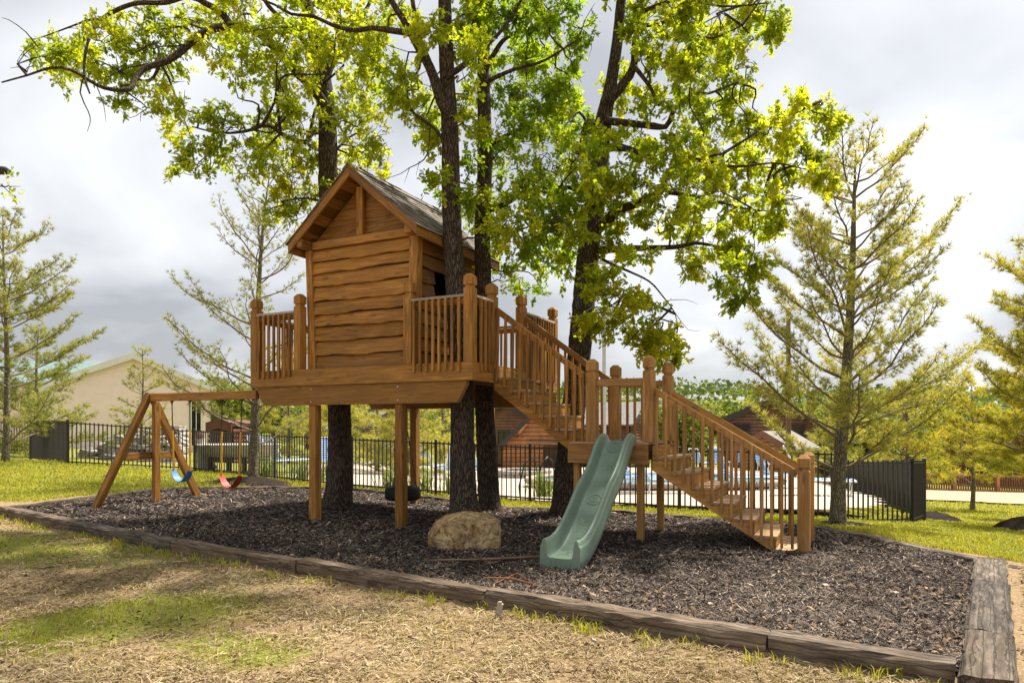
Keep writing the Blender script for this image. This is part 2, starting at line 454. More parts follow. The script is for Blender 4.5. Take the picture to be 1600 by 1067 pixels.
def mulch_mat():
    k = N('dark bark mulch'); v = k.coord('Object')
    n = k.noise(v, 22, 6, 0.75, 0.5); n2 = k.noise(v, 70, 4, 0.7); n3 = k.noise(v, 1.2, 3)
    c = k.ramp(n2, (0.3, (0.014, 0.010, 0.009)), (0.55, (0.055, 0.040, 0.032)), (0.75, (0.15, 0.11, 0.085)))
    c = k.mix(k.ramp(n3, (0.4, 0.0), (0.7, 0.4)), c, (0.03, 0.02, 0.017))
    h = k.math('ADD', n, n2)
    return k.out(c, 0.95, h, 1.0, 0.05, 0.1)
M['mulch'] = mulch_mat()
def rock_mat(name, a, b, c3):
    k = N(name); v = k.coord('Object')
    n = k.noise(v, 2.6, 7, 0.65, 0.4); n2 = k.noise(v, 15, 6, 0.7)
    c = k.ramp(n, (0.3, a), (0.52, b), (0.72, c3))
    c = k.mix(k.ramp(n2, (0.35, 0.9), (0.56, 0.0)), c, tuple(x*0.3 for x in a))
    return k.out(c, 0.92, k.math('ADD', n, k.math('MULTIPLY', n2, 0.8)), 0.9, 0.04, 0.15)
M['boulder'] = rock_mat('tan sandstone', (0.22, 0.135, 0.055), (0.46, 0.32, 0.16), (0.68, 0.54, 0.34))
M['grey_stone'] = rock_mat('grey ledge stone', (0.28, 0.25, 0.22), (0.50, 0.46, 0.42), (0.68, 0.65, 0.60))
# ------------------------------------------------------------------ terrain
CP = np.array([
 (-1.6,10.2,0),(3.5,8.3,0),(1.7,9,0),(0,6.5,0),(2.6,5,0),(-4,9.5,.02),(-6.7,12.7,.12),(-7.8,11,.10),(-3.1,12.2,.02),(0,11.5,.01),(4.5,10,-.02),(5.3,7.7,-.02),
 (-12.3,18.9,.47),(-9.3,20,.2),(-6.29,18.1,.1),(-3.8,16.3,.05),(.4,14.5,-.1),(3.3,13.3,-.12),(6,12.6,-.2),(7.6,13,-.33),(9,10,-.25),(8,6,-.12),(4,3,-.06),(0,3,-.06),(-4,4,-.04),(-9,7,.04),(-14,12,.33),(-20,25,.5),
 (0,25,-.6),(0,40,-1.2),(12,25,-1.5),(20,30,-2.0),(28,46,-2.8),(-20,45,-.2),(0,70,-2),(45,90,-3),(-40,90,0),(-40,20,1),(40,10,-2.0),(0,-15,-.1),(-30,-15,0),(30,-15,-.5),(220,260,-4),(-220,260,1),(0,300,-2)], dtype=float)
def _tps(r2):
    return np.where(r2 > 1e-9, r2*np.log(np.maximum(r2, 1e-9)), 0.0)
_n = len(CP)
_A = np.zeros((_n+3, _n+3))
_d = ((CP[:, None, :2]-CP[None, :, :2])**2).sum(-1)
_A[:_n, :_n] = _tps(_d) + np.eye(_n)*0.5
_A[:_n, _n] = 1; _A[:_n, _n+1:] = CP[:, :2]; _A[_n, :_n] = 1; _A[_n+1:, :_n] = CP[:, :2].T
_w = np.linalg.solve(_A, np.concatenate([CP[:, 2], np.zeros(3)]))
def terr(x, y):
    x = np.asarray(x, dtype=float); y = np.asarray(y, dtype=float)
    s = _w[_n] + _w[_n+1]*x + _w[_n+2]*y
    for i in range(_n):
        s = s + _w[i]*_tps((x-CP[i, 0])**2+(y-CP[i, 1])**2)
    return s
# playground outline: left corner, then along the back, to the near corner
PLAY = [(-8.5, 11.45), (-7.35, 14.55), (-5.6, 15.7), (-3.7, 15.75), (-1.85, 14.7), (-0.15, 12.75), (1.9, 12.35), (4.62, 10.45), (5.44, 7.75), (2.98, 4.28)]
PP = np.array(PLAY)
def in_poly(x, y, P=PP):
    x = np.asarray(x); y = np.asarray(y); r = np.zeros(x.shape, dtype=bool)
    n = len(P)
    for i in range(n):
        x0, y0 = P[i]; x1, y1 = P[(i+1) % n]
        c = ((y0 > y) != (y1 > y)) & (x < (x1-x0)*(y-y0)/((y1-y0) if y1 != y0 else 1e-9)+x0)
        r ^= c
    return r
def sd_poly(x, y, P=PP):
    d = np.full(np.shape(x), 1e9)
    n = len(P)
    for i in range(n):
        a = P[i]; b = P[(i+1) % n]; e = b-a
        t = np.clip(((x-a[0])*e[0]+(y-a[1])*e[1])/(e@e), 0, 1)
        d = np.minimum(d, np.hypot(x-a[0]-t*e[0], y-a[1]-t*e[1]))
    return np.where(in_poly(x, y, P), -d, d)
def sstep(a, b, x):
    t = np.clip((x-a)/(b-a), 0, 1); return t*t*(3-2*t)
def front_side(x, y):
    """1 on the camera's side of the front timbers"""
    a = PP[0]; b = PP[-1]; nx, ny = (b[1]-a[1]), -(b[0]-a[0]); L = math.hypot(nx, ny)
    return sstep(-0.05, 0.12, ((x-a[0])*nx+(y-a[1])*ny)/L*1.0) if nx*(0-a[0])+ny*(0-a[1]) > 0 else sstep(-0.05, 0.12, -((x-a[0])*nx+(y-a[1])*ny)/L)
def ground_z(x, y):
    x = np.asarray(x, dtype=float); y = np.asarray(y, dtype=float)
    g = terr(x, y)
    near = sstep(40, 15, y)
    d = sd_poly(x, y)
    g = g - 0.10*front_side(x, y)*sstep(9, 3, np.abs(d)) - 0.14*sstep(-0.02, -0.12, d)
    return g + near*(fbm(x*1.1, y*1.1, 3)-0.5)*0.07 + near*(fbm(x*5, y*5, 9, 3)-0.5)*0.028
MOUND = [(-0.62, 10.55, 0.95, 0.16), (-3.1, 12.2, 0.9, 0.06), (0.35, 11.15, 0.9, 0.06), (0.95, 11.25, 0.9, 0.07)]
def mulch_z(x, y):
    x = np.asarray(x, dtype=float); y = np.asarray(y, dtype=float)
    g = terr(x, y)
    for (mx_, my, r, h) in MOUND: g = g + h*np.exp(-((x-mx_)**2+(y-my)**2)/(r*r)*1.6)
    return g + (fbm(x*0.9, y*0.9, 21)-0.5)*0.07 + (fbm(x*6, y*6, 5, 3)-0.5)*0.035
def gz(x, y): return float(ground_z(np.array([x]), np.array([y]))[0])
def mz(x, y): return float(mulch_z(np.array([x]), np.array([y]))[0])
# how grassy the ground is (0 thatch and bare soil, 1 lawn)
PATCH = [(210, 960, .9, .9), (400, 1020, .55, .8), (300, 945, .8, .7), (60, 985, .8, .9), (60, 862, 1.3, .8), (180, 880, 1.2, .4), (420, 905, 1.0, .35), (640, 985, .7, .25), (330, 1000, .5, .6), (1290, 990, .4, .3), (560, 960, .6, .3), (100, 1040, .5, .3)]
_PW = [((px-CX)*(F*1.65/(py-HY))/F, F*1.65/(py-HY), r, a) for px, py, r, a in PATCH]
def grassiness(x, y):
    x = np.asarray(x, dtype=float); y = np.asarray(y, dtype=float)
    d = sd_poly(x, y); fr = front_side(x, y)
    lawn = sstep(0.0, 0.8, d)*(0.80+0.55*(fbm(x*0.8, y*0.8, 31)-0.5))
    g = np.where(fr > 0.5, 0.05 + 0.42*(fbm(x*0.55, y*0.55, 44)-0.35), lawn)
    for (a, b, r, s) in _PW:
        g = np.where(fr > 0.5, g + s*0.8*np.exp(-((x-a)**2+((y-b)*1.4)**2)/(r*r)*1.3), g)
    g = np.where((fr > 0.5) & (x < -6.5) & (y > 9.0), g+0.25, g)
    # worn path off the left corner and along the right timber
    g = g - 0.9*np.exp(-((x+9.3)**2+((y-11.9)*2.2)**2)/1.8)
    g = g - 0.8*np.exp(-(((x-4.8)*1.3)**2+((y-5.2)*1.0)**2)/2.6)
    return np.clip(g, 0, 1)

def axis(lo, hi, step, far, n):
    core = np.arange(lo, hi+step/2, step)
    t = np.linspace(0, 1, n+1)[1:]
    k = 5.0
    grow = (np.exp(k*t)-1)/(math.exp(k)-1)
    return np.concatenate([(lo-grow*(far+lo))[::-1], core, hi+grow*(far-hi)])
xs = axis(-15, 12, 0.11, 700, 36); ys = axis(1.0, 22, 0.11, 700, 40)
GX, GY = np.meshgrid(xs, ys)
gzv = np.concatenate([ground_z(GX[i], GY[i]) for i in range(len(ys))])
gx = GX.ravel(); gy = GY.ravel()
nx_, ny_ = len(xs), len(ys)
idx = np.arange(nx_*ny_).reshape(ny_, nx_)
quads = np.stack([idx[:-1, :-1], idx[:-1, 1:], idx[1:, 1:], idx[1:, :-1]], -1).reshape(-1, 4)
me = np_mesh('ground', np.stack([gx, gy, gzv], -1), [quads], M['ground'], {'grass': grassiness(gx, gy)}, True)
tag(put('ground', me), kind='structure')

def patch_sheet(name, x0, x1, y0, y1, step, inside, zf, mat):
    xs = np.arange(x0, x1, step); ys = np.arange(y0, y1, step)
    X, Y = np.meshgrid(xs, ys); x = X.ravel(); y = Y.ravel()
    id_ = np.arange(len(x)).reshape(len(ys), len(xs))
    q = np.stack([id_[:-1, :-1], id_[:-1, 1:], id_[1:, 1:], id_[1:, :-1]], -1).reshape(-1, 4)
    keep = inside(x[q].mean(1), y[q].mean(1)); q = q[keep]
    u, inv = np.unique(q, return_inverse=True)
    me = np_mesh(name, np.stack([x[u], y[u], zf(x[u], y[u])], -1), [inv.reshape(-1, 4)], mat, None, True)
    return tag(put(name, me), kind='structure')
patch_sheet('mulch_bed', -9, 6.2, 4, 16.3, 0.09, lambda x, y: in_poly(x, y), mulch_z, M['mulch'])

# pool fence line (x, y, ground level)
FL = [(-12.3, 18.9, .45), (-9.3, 20.0, .2), (-6.29, 18.1, .09), (-3.82, 16.3, .04), (.38, 14.5, -.09), (3.26, 13.3, -.12), (4.92, 12.9, -.13), (6.02, 12.6, -.16)]
FR = [(6.02, 12.6, -.30), (7.61, 13.0, -.33)]
RET = [(7.61, 13.0, -.33), (8.45, 14.0, -.38), (18.0, 40.0, -1.9)]
DECKP = np.array([(-6.1, 18.5), (-3.7, 16.7), (.4, 14.85), (3.3, 13.65), (4.95, 13.2), (6.0, 13.05), (7.3, 13.6), (8.2, 15.2), (14.5, 40.0), (-9, 44), (-9, 30)])
def pool_z(x, y): return np.interp(y, [13, 15, 20, 44], [-.10, -.12, -.30, -1.15]) + 0.04
patch_sheet('pool_deck', -10, 16, 12.8, 44.5, 0.3, lambda x, y: in_poly(x, y, DECKP), lambda x, y: np.maximum(pool_z(x, y), terr(x, y)+0.05), M['concrete'])
SANDP = np.array([(19, 33), (28, 31), (60, 36), (60, 44), (24, 44.5)])
patch_sheet('sand_court', 17, 62, 29, 46, 0.6, lambda x, y: in_poly(x, y, SANDP), lambda x, y: terr(x, y)+0.09, M['sand'])
# pool water behind the coping
pc = MB()
pm = [(4.2+3.6*math.cos(t), 20.2+1.9*math.sin(t)) for t in np.linspace(0, 2*math.pi, 40, endpoint=False)]
zp = float(np.maximum(pool_z(4.2, 18.3), terr(4.2, 18.3)))+0.10
pc.prism([(a, b) for a, b in pm], (0, 0, zp), (1,0,0), (0,1,0), (0,0,1), 0.02)
o = pc.build('pool_water', M['water']); tag(o, kind='structure')
pc = MB()
ring = [(4.2+3.75*math.cos(t), 20.2+2.05*math.sin(t), zp+0.03) for t in np.linspace(0, 2*math.pi, 41)]
pc.tube(ring, 0.10, 6, False)
o = pc.build('pool_coping', M['concrete']); tag(o, kind='structure')

# ------------------------------------------------------------------ blades, chips and straw on the ground
def blades(name, x, y, z, h, w, lean, mat, tint, mid=True, kind='stuff'):
    n = len(x)
    a = RNG.uniform(0, 2*math.pi, n); la = RNG.uniform(0, 2*math.pi, n)
    dx = np.cos(a)*w/2; dy = np.sin(a)*w/2
    lx = np.cos(la)*lean*h; ly = np.sin(la)*lean*h
    b0 = np.stack([x-dx, y-dy, z-0.01], -1); b1 = np.stack([x+dx, y+dy, z-0.01], -1)
    m0 = np.stack([x-dx*.7+lx*.35, y-dy*.7+ly*.35, z+h*.6], -1); m1 = np.stack([x+dx*.7+lx*.35, y+dy*.7+ly*.35, z+h*.6], -1)
    t = np.stack([x+lx, y+ly, z+h*(1-0.25*lean)], -1)
    V = np.stack([b0, b1, m1, m0, t], 1).reshape(-1, 3)
    k = np.arange(n)[:, None]*5
    q = k+np.array([[0, 1, 2, 3]]); tr = k+np.array([[3, 2, 4]])
    me = np_mesh(name, V, [q, tr], mat, {'tint': np.repeat(tint, 5)})
    return tag(put(name, me), kind=kind)
def chips(name, x, y, z, L, w, tilt, mat, tint, bend=0.0):
    n = len(x); a = RNG.uniform(0, 2*math.pi, n)
    tz = RNG.normal(0, tilt, n); rz = RNG.normal(0, 0.5, n)
    d = np.stack([np.cos(a)*np.cos(tz), np.sin(a)*np.cos(tz), np.sin(tz)], -1)
    s = np.stack([-np.sin(a)*np.cos(rz), np.cos(a)*np.cos(rz), np.sin(rz)], -1)
    c = np.stack([x, y, z + np.abs(np.sin(tz))*L*.4], -1)
    up = np.array([0, 0, 1.0])
    L = L[:, None]; w = w[:, None]
    p = [c-d*L/2-s*w/2*.6, c-d*L/2+s*w/2*.6, c+s*w/2+up*L*bend, c-s*w/2+up*L*bend, c+d*L/2+s*w/2*.5, c+d*L/2-s*w/2*.5]
    V = np.stack(p, 1).reshape(-1, 3); k = np.arange(n)[:, None]*6
    q1 = k+np.array([[0, 1, 2, 3]]); q2 = k+np.array([[3, 2, 4, 5]])
    me = np_mesh(name, V, [q1, q2], mat, {'tint': np.repeat(tint, 6)})
    return tag(put(name, me), kind='stuff')
def scatter(n, x0, x1, y0, y1, dens):
    """points seen from the camera's region, thinning with distance"""
    u = RNG.uniform(0, 1, n); y = 1/((1-u)/y0+u/y1)          # ~1/y^2 density in depth
    x = RNG.uniform(-1, 1, n)*(0.85*y+1.2)
    k = (x > x0) & (x < x1) & (RNG.uniform(0, 1, n) < dens(x, y))
    return x[k], y[k]
# mulch chips
x, y = scatter(520000, -9, 6, 4.0, 16.2, lambda x, y: (sd_poly(x, y) < -0.06)*1.0)
n = len(x); L = RNG.gamma(3.0, 0.012, n)+0.014
chips('mulch_chips', x, y, mulch_z(x, y)+RNG.uniform(0.002, 0.02, n), L*np.clip(y/9, .8, 1.4), RNG.uniform(.004, .013, n)*np.clip(y/8, .8, 1.5), 0.28, M['chip'], np.clip(RNG.beta(1.6, 2.2, n)*.95+0.30*(RNG.uniform(0,1,n) < .08)+.45*(fbm(x*.8, y*.8, 91)-.5), 0, 1), 0.04)
# straw and thatch in the foreground
x, y = scatter(420000, -13, 8, 2.6, 13.0, lambda x, y: ((sd_poly(x, y) > 0.10) & (front_side(x, y) > 0.4) | ((x > 3) & (y < 7.5) & (sd_poly(x, y) > 0.25)))*np.clip(1.15-1.1*grassiness(x, y), 0, 1)*(0.35+0.65*(fbm(x*2.3, y*2.3, 77) > 0.42)))
n = len(x)
chips('straw_thatch', x, y, ground_z(x, y)+RNG.uniform(0.002, 0.015, n), RNG.gamma(2.6, 0.016, n)+.012, RNG.uniform(.003, .009, n)*np.clip(y/5, .8, 2), 0.22, M['straw'], np.clip(RNG.beta(2, 2, n)+0.45*(fbm(x*1.1, y*1.1, 66)-.5), 0, 1), 0.05)
x, y = scatter(9000, -13, 8, 2.6, 13.0, lambda x, y: ((sd_poly(x, y) > 0.10) & (sd_poly(x, y) < 6))*(fbm(x*1.4, y*1.4, 7) > 0.46))
n = len(x)
chips('leaf_litter', x, y, ground_z(x, y)+RNG.uniform(0.004, 0.02, n), RNG.uniform(.02, .06, n), RNG.uniform(.012, .03, n), 0.35, M['dead_leaf'], RNG.uniform(0, 1, n), 0.12)
x, y = scatter(5000, -9, 6, 4.0, 16.2, lambda x, y: (sd_poly(x, y) < -0.06)*np.clip(np.exp(sd_poly(x, y)*2.0)*1.2+0.10, 0, 1))
n = len(x)
chips('mulch_leaf_litter', x, y, mulch_z(x, y)+RNG.uniform(0.012, 0.025, n), RNG.uniform(.03, .08, n), RNG.uniform(.015, .04, n), 0.35, M['dead_leaf'], RNG.uniform(0, 1, n), 0.12)
# grass of the foreground patches
x, y = scatter(380000, -13, 9, 2.6, 13.5, lambda x, y: (sd_poly(x, y) > 0.08)*(front_side(x, y) > 0.4)*np.clip(grassiness(x, y)*1.1, 0.10, 1)*(0.15+0.85*sstep(.36, .58, fbm(x*3.2, y*3.2, 52))))
n = len(x)
blades('patchy_grass', x, y, ground_z(x, y), RNG.uniform(.012, .05, n), RNG.uniform(.003, .007, n)*np.clip(y/5, .8, 2), RNG.uniform(.2, 1.0, n), M['blade'], np.clip(RNG.normal(.55, .25, n)+.9*(fbm(x*1.3, y*1.3, 19)-.5), 0, 1))
# lawn beyond the playground
def lawn_ok(x, y):
    return (sd_poly(x, y) > 0.06)*(front_side(x, y) < 0.6)*(1-in_poly(x, y, DECKP))*(grassiness(x, y) > 0.25)*(1-((y > 6)*(x < -6.2)*(y > 19.5)))
x, y = scatter(420000, -17, 26, 6.0, 33.0, lawn_ok)
n = len(x)
blades('lawn_grass', x, y, ground_z(x, y), RNG.uniform(.03, .08, n)*np.clip(y/13, 1, 1.6), RNG.uniform(.006, .012, n)*np.clip(y/8, 1, 3.5), RNG.uniform(.2, 1.0, n), M['blade'], np.clip(RNG.normal(.55, .22, n)+.5*(fbm(x*.7, y*.7, 13)-.5), 0, 1))
# taller tufts and sprouts along the timbers
bx = []; by = []
for i in range(95):
    t = random.random(); px_ = PP[0]+(PP[-1]-PP[0])*t; off = -random.uniform(.13, .34)
    e = (PP[-1]-PP[0]); e = e/np.linalg.norm(e); nrm = np.array([e[1], -e[0]])
    if nrm @ (np.array([0., 0.])-PP[0]) < 0: nrm = -nrm
    c = px_ - nrm*off; k = random.randint(3, 26)
    bx += list(c[0]+RNG.normal(0, .05, k)); by += list(c[1]+RNG.normal(0, .035, k))
bx = np.array(bx); by = np.array(by); n = len(bx)
blades('edge_sprouts', bx, by, ground_z(bx, by), RNG.uniform(.04, .13, n), RNG.uniform(.006, .012, n), RNG.uniform(.2, .9, n), M['blade'], RNG.uniform(.3, .9, n))

# ------------------------------------------------------------------ timber edging of the playground
def sleeper_mesh(L, w, h, seed):
    r = np.random.default_rng(seed)
    n = max(4, int(L/0.16)); prof = [(-.5, -.5), (-.5, .36), (-.40, .5), (-.12, .47), (.15, .5), (.40, .49), (.5, .38), (.5, -.5)]
    V = []; Fq = []
    m = len(prof)
    for i in range(n+1):
        X = -L/2+L*i/n
        for j, (a, b) in enumerate(prof):
            e = 0.006 if 0 < i < n else 0.0
            V.append((X+(r.normal(0, .008) if i in (0, n) else 0), a*w+r.normal(0, .005), b*h+(r.normal(0, .006) if b > 0 else 0)))
    for i in range(n):
        for j in range(m):
            Fq.append((i*m+j, i*m+(j+1) % m, (i+1)*m+(j+1) % m, (i+1)*m+j))
    me = bpy.data.meshes.new('timber'); me.from_pydata(V, [], Fq+[tuple(range(m-1, -1, -1)), tuple(range(n*m, n*m+m))])
    bm = bmesh.new(); bm.from_mesh(me); bmesh.ops.recalc_face_normals(bm, faces=bm.faces); bm.to_mesh(me); bm.free()
    return me
edging = empty('timber_edging', (-2.8, 7.8, 0), 0, 'weathered railway sleepers laid end to end around the dark mulch bed', 'edging')
seed = 100
def run(a, b, w, h, top, lens, ext0=0.0, ext1=0.0):
    global seed
    a = Vector((a[0], a[1], 0)); b = Vector((b[0], b[1], 0)); d = (b-a).normalized(); tot = (b-a).length
    s = -ext0; i = 0
    while s < tot+ext1-0.1:
        L = min(lens[i % len(lens)], tot+ext1-s); i += 1
        p0 = a+d*(s+0.008); p1 = a+d*(s+L-0.008); seed += 1
        z0 = mz(p0.x, p0.y)*.5+top*1.0-h/2+0.5*float(terr(p0.x, p0.y)); z1 = mz(p1.x, p1.y)*.5+top-h/2+0.5*float(terr(p1.x, p1.y))
        p0.z = z0+random.uniform(-.012, .012); p1.z = z1+random.uniform(-.012, .012)
        lat = Vector((-d.y, d.x, 0))*random.uniform(-.012, .012)
        Mx, LL = frame(p0+lat, p1+lat)
        put('timber', sleeper_mesh(LL, w, h, seed), M['timber'], edging, Mx)
        s += L
run(PLAY[0], PLAY[-1], 0.19, 0.20, 0.055, [2.45, 2.6, 2.35, 2.5], 0.12, -0.16)
run(PLAY[-1], PLAY[-2], 0.30, 0.22, 0.060, [1.05, 2.0, 1.4], 0.20, 0.15)
run(PLAY[-2], PLAY[-3], 0.16, 0.2, 0.045, [2.4, 2.4], -0.06)
e = (PP[-2]-PP[-3]); e = e/np.linalg.norm(e)
run(PP[-2]+e*0.18, PP[-2]+e*2.4, 0.16, 0.2, 0.03, [2.4])
for i in range(len(PLAY)-3):
    run(PLAY[i], PLAY[i+1], 0.16, 0.2, 0.05, [2.4, 2.2])
# ------------------------------------------------------------------ treehouse
TH_O = Vector((-1.655, 10.21, 0))
TH_R = -math.atan2(0.4445, 0.896)
th = empty('treehouse', TH_O, TH_R, 'brown cedar treehouse on posts with cabin, railed deck and two flights of stairs', 'treehouse')
T = WM[th]
CE, CS, CD = M['cedar'], M['cedar_stair'], M['cedar_dark']
def tb(name, p0, p1, w, h, mat=CE, parent=th, up=(0,0,1), bev=0.004):
    return beam(name, p0, p1, w, h, mat, parent, T, up, bev)

POSTM = {}
def rail_post_mesh(H, mat, s=0.07):
    k = (round(H, 3), mat.name)
    if k in POSTM: return POSTM[k]
    prof = [(0, s-.003), (0.003, s), (H-.205, s), (H-.190, s-.018), (H-.172, s-.018), (H-.155, s+.001), (H-.045, s+.001), (H-.012, s*.60), (H, s*.45)]
    V = []; Fc = []
    for (x, r) in prof: V += [(x, -r, -r), (x, r, -r), (x, r, r), (x, -r, r)]
    n = len(prof)
    for i in range(n-1):
        for j in range(4): Fc.append((i*4+j, i*4+(j+1) % 4, (i+1)*4+(j+1) % 4, (i+1)*4+j))
    Fc += [(3, 2, 1, 0), (n*4-4, n*4-3, n*4-2, n*4-1)]
    me = bpy.data.meshes.new('rail_post'); me.from_pydata(V, [], Fc)
    bm = bmesh.new(); bm.from_mesh(me); bmesh.ops.recalc_face_normals(bm, faces=bm.faces); bm.to_mesh(me); bm.free()
    me.materials.append(mat); POSTM[k] = me
    return me
UPZ = Matrix(((0,0,1,0),(0,1,0,0),(-1,0,0,0),(0,0,0,1))).transposed()      # local X up
UPZ = Matrix.Rotation(-math.pi/2, 4, 'Y')
def rail_post(u, v, z0, H, mat=CE, parent=th):
    return put('rail_post', rail_post_mesh(H, mat), None, parent, T @ Matrix.Translation((u, v, z0)) @ UPZ)

DZ = 2.44                                   # deck top
UL, UR, V0, V1 = -2.98, 1.29, -0.12, 3.0
# support posts (140 mm) and the two beams with bevelled ends
for (u, v) in ((0, 0), (-1.68, 0), (0, 2.8), (-1.68, 2.8)):
    tb('support_post', (u, v, -.12), (u, v, 1.868), .14, .14, up=(0,1,0), bev=.006)
def end_beam(u0, u1, v, z0, z1, t, cut):
    L = u1-u0; h = z1-z0
    mb = MB(); poly = [(-L/2, h/2), (-L/2, h/2-.05), (-L/2+cut, -h/2), (L/2-cut, -h/2), (L/2, h/2-.05), (L/2, h/2)]
    mb.prism(poly, (0, t/2, 0), (1,0,0), (0,0,1), (0,-1,0), t)
    return mb.build('carrying_beam', CE, th, T @ Matrix.Translation(((u0+u1)/2, v, (z0+z1)/2)))
end_beam(-2.86, 1.17, -.043, 1.87, 2.178, .088, .15)
end_beam(-2.86, 1.17, 2.80, 1.87, 2.178, .088, .15)
# deck: joists, boards, fascia
dk = MB()
for i in range(11):
    u = UL+.09+(UR-UL-.18)*i/10
    dk.box((u, (V0+V1)/2, 2.29), (.04, V1-V0-.10, .215))
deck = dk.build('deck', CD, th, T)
for i in range(22):
    v = V0+.02+(V1-V0-.04)*(i+.5)/22
    tb('deck_board', (UL+.02, v, DZ-.02), (UR-.02, v, DZ-.02), .136, .034, CS, deck)
tb('fascia_board', (UL, V0+.019, 2.31), (UR, V0+.019, 2.31), .038, .262, CE, deck)
tb('fascia_board', (UL, V1-.019, 2.31), (UR, V1-.019, 2.31), .038, .262, CE, deck)
tb('fascia_board', (UR+.019-.038, V0+.041, 2.31), (UR-.019, V1-.041, 2.31), .038, .262, CE, deck)
tb('fascia_board', (UL+.019, V0+.041, 2.31), (UL+.019, V1-.041, 2.31), .038, .262, CE, deck)
# bolts on the beam
bo = MB()
for u in (-1.68, 0.0):
    for z in (2.12, 1.92):
        bo.tube([(u, -.087, z), (u, -.097, z)], .014, 6)
bo.build('bolt_heads', M['steel'], th, T)

# railings on the deck
PH = 1.22
PB = DZ+.002
def railing(a, b, out, parent=None, n=None, z=DZ+.935, mat=CE, lower=.10):
    """top rail from a to b (u, v); balusters screwed on the outside, 'out' is the outward unit vector"""
    a3 = Vector((a[0], a[1], z)); b3 = Vector((b[0], b[1], z)); o3 = Vector((out[0], out[1], 0))
    r = tb('railing', a3, b3, .09, .038, M['grey_rail'])
    tb('under_rail', a3-Vector((0,0,.075)), b3-Vector((0,0,.075)), .038, .086, mat, r)
    L = (b3-a3).length
    n = n or int(L/.105)
    for i in range(n):
        t = (i+.6)/(n+.2)
        p = a3+(b3-a3)*t+o3*.062
        ln = random.uniform(-.012, .012); d = random.uniform(-.004, .004)
        tb('baluster', (p.x+d, p.y, DZ-lower+ln-.02), (p.x, p.y, z-.022), .036, .036, mat, r, up=(0,1,0), bev=.003)
    return r
FV = -.05
for u in (-2.91, -1.95, .19, 1.215): rail_post(u, FV, PB, PH if u < 1 else 1.24)
railing((-2.84, FV-.03), (-2.02, FV-.03), (0,-1))
railing((.26, FV-.03), (1.145, FV-.03), (0,-1))
SV0, SV1 = .60, 1.62                          # stair lane
for v in (SV0, SV1, 2.92): rail_post(1.215, v, PB, PH)
railing((1.245, FV+.075), (1.245, SV0-.07), (1,0))
railing((1.245, SV1+.07), (1.245, 2.85), (1,0))
for u in (-2.91, -.85): rail_post(u, 2.92, PB, PH)
railing((-2.84, 2.95), (-.92, 2.95), (0,1))
railing((-.78, 2.95), (1.145, 2.95), (0,1))
railing((-2.94, FV+.075), (-2.94, 2.85), (-1,0))

# cabin ------------------------------------------------------
HL, HR, HF, HB = -1.905, .229, .05, 2.15
WT = 4.38
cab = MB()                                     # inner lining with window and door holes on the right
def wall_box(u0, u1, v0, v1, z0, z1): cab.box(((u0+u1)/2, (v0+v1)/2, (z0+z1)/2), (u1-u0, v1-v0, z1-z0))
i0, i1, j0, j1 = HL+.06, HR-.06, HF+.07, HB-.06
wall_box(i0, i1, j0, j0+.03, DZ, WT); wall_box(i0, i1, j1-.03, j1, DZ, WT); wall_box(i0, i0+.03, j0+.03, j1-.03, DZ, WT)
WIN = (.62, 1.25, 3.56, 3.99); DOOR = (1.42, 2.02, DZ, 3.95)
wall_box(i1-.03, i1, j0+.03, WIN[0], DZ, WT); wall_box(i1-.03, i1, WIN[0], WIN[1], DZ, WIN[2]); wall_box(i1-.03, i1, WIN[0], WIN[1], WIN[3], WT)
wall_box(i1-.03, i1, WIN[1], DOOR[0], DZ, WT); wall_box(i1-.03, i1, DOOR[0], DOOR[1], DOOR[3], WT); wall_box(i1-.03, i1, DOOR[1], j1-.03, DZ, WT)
wall = cab.build('cabin_wall', M['dark_wood_shade'], th, T)  # dark lining paints in the shade between boards and in openings
def live_board(L, h, t, seed, rows=14):
    """plank with a wavy waney lower edge, length along local X, face towards -Y"""
    r = np.random.default_rng(seed); V = []; Fc = []
    ph = r.uniform(0, 6.28, 3)
    for i in range(rows+1):
        x = -L/2+L*i/rows
        w = .012*math.sin(x*2.6+ph[0])+.008*math.sin(x*7.3+ph[1])+.006*math.sin(x*15+ph[2])+r.normal(0, .002)
        V += [(x, -t*.12, h/2), (x, -t, -h/2+w+.010), (x, -t*.85, -h/2+w), (x, 0, -h/2+w+.004), (x, 0, h/2)]
    for i in range(rows):
        for j in range(5): Fc.append((i*5+j, i*5+(j+1) % 5, (i+1)*5+(j+1) % 5, (i+1)*5+j))
    Fc += [(4, 3, 2, 1, 0), tuple(rows*5+j for j in range(5))]
    me = bpy.data.meshes.new('live_edge_board'); me.from_pydata(V, [], Fc)
    bm = bmesh.new(); bm.from_mesh(me); bmesh.ops.recalc_face_normals(bm, faces=bm.faces); bm.to_mesh(me); bm.free()
    return me
ZB = [WT, 4.185, 4.0, 3.78, 3.54, 3.33, 3.13, 2.90, 2.67, DZ-.005]
for i in range(9):
    z1, z0 = ZB[i]-.010, ZB[i+1]
    put('live_edge_board', live_board(HR-HL-.20, z1-z0, .055, 40+i), CE, wall, T @ Matrix.Translation(((HL+HR)/2, HF+.068, (z0+z1)/2)))
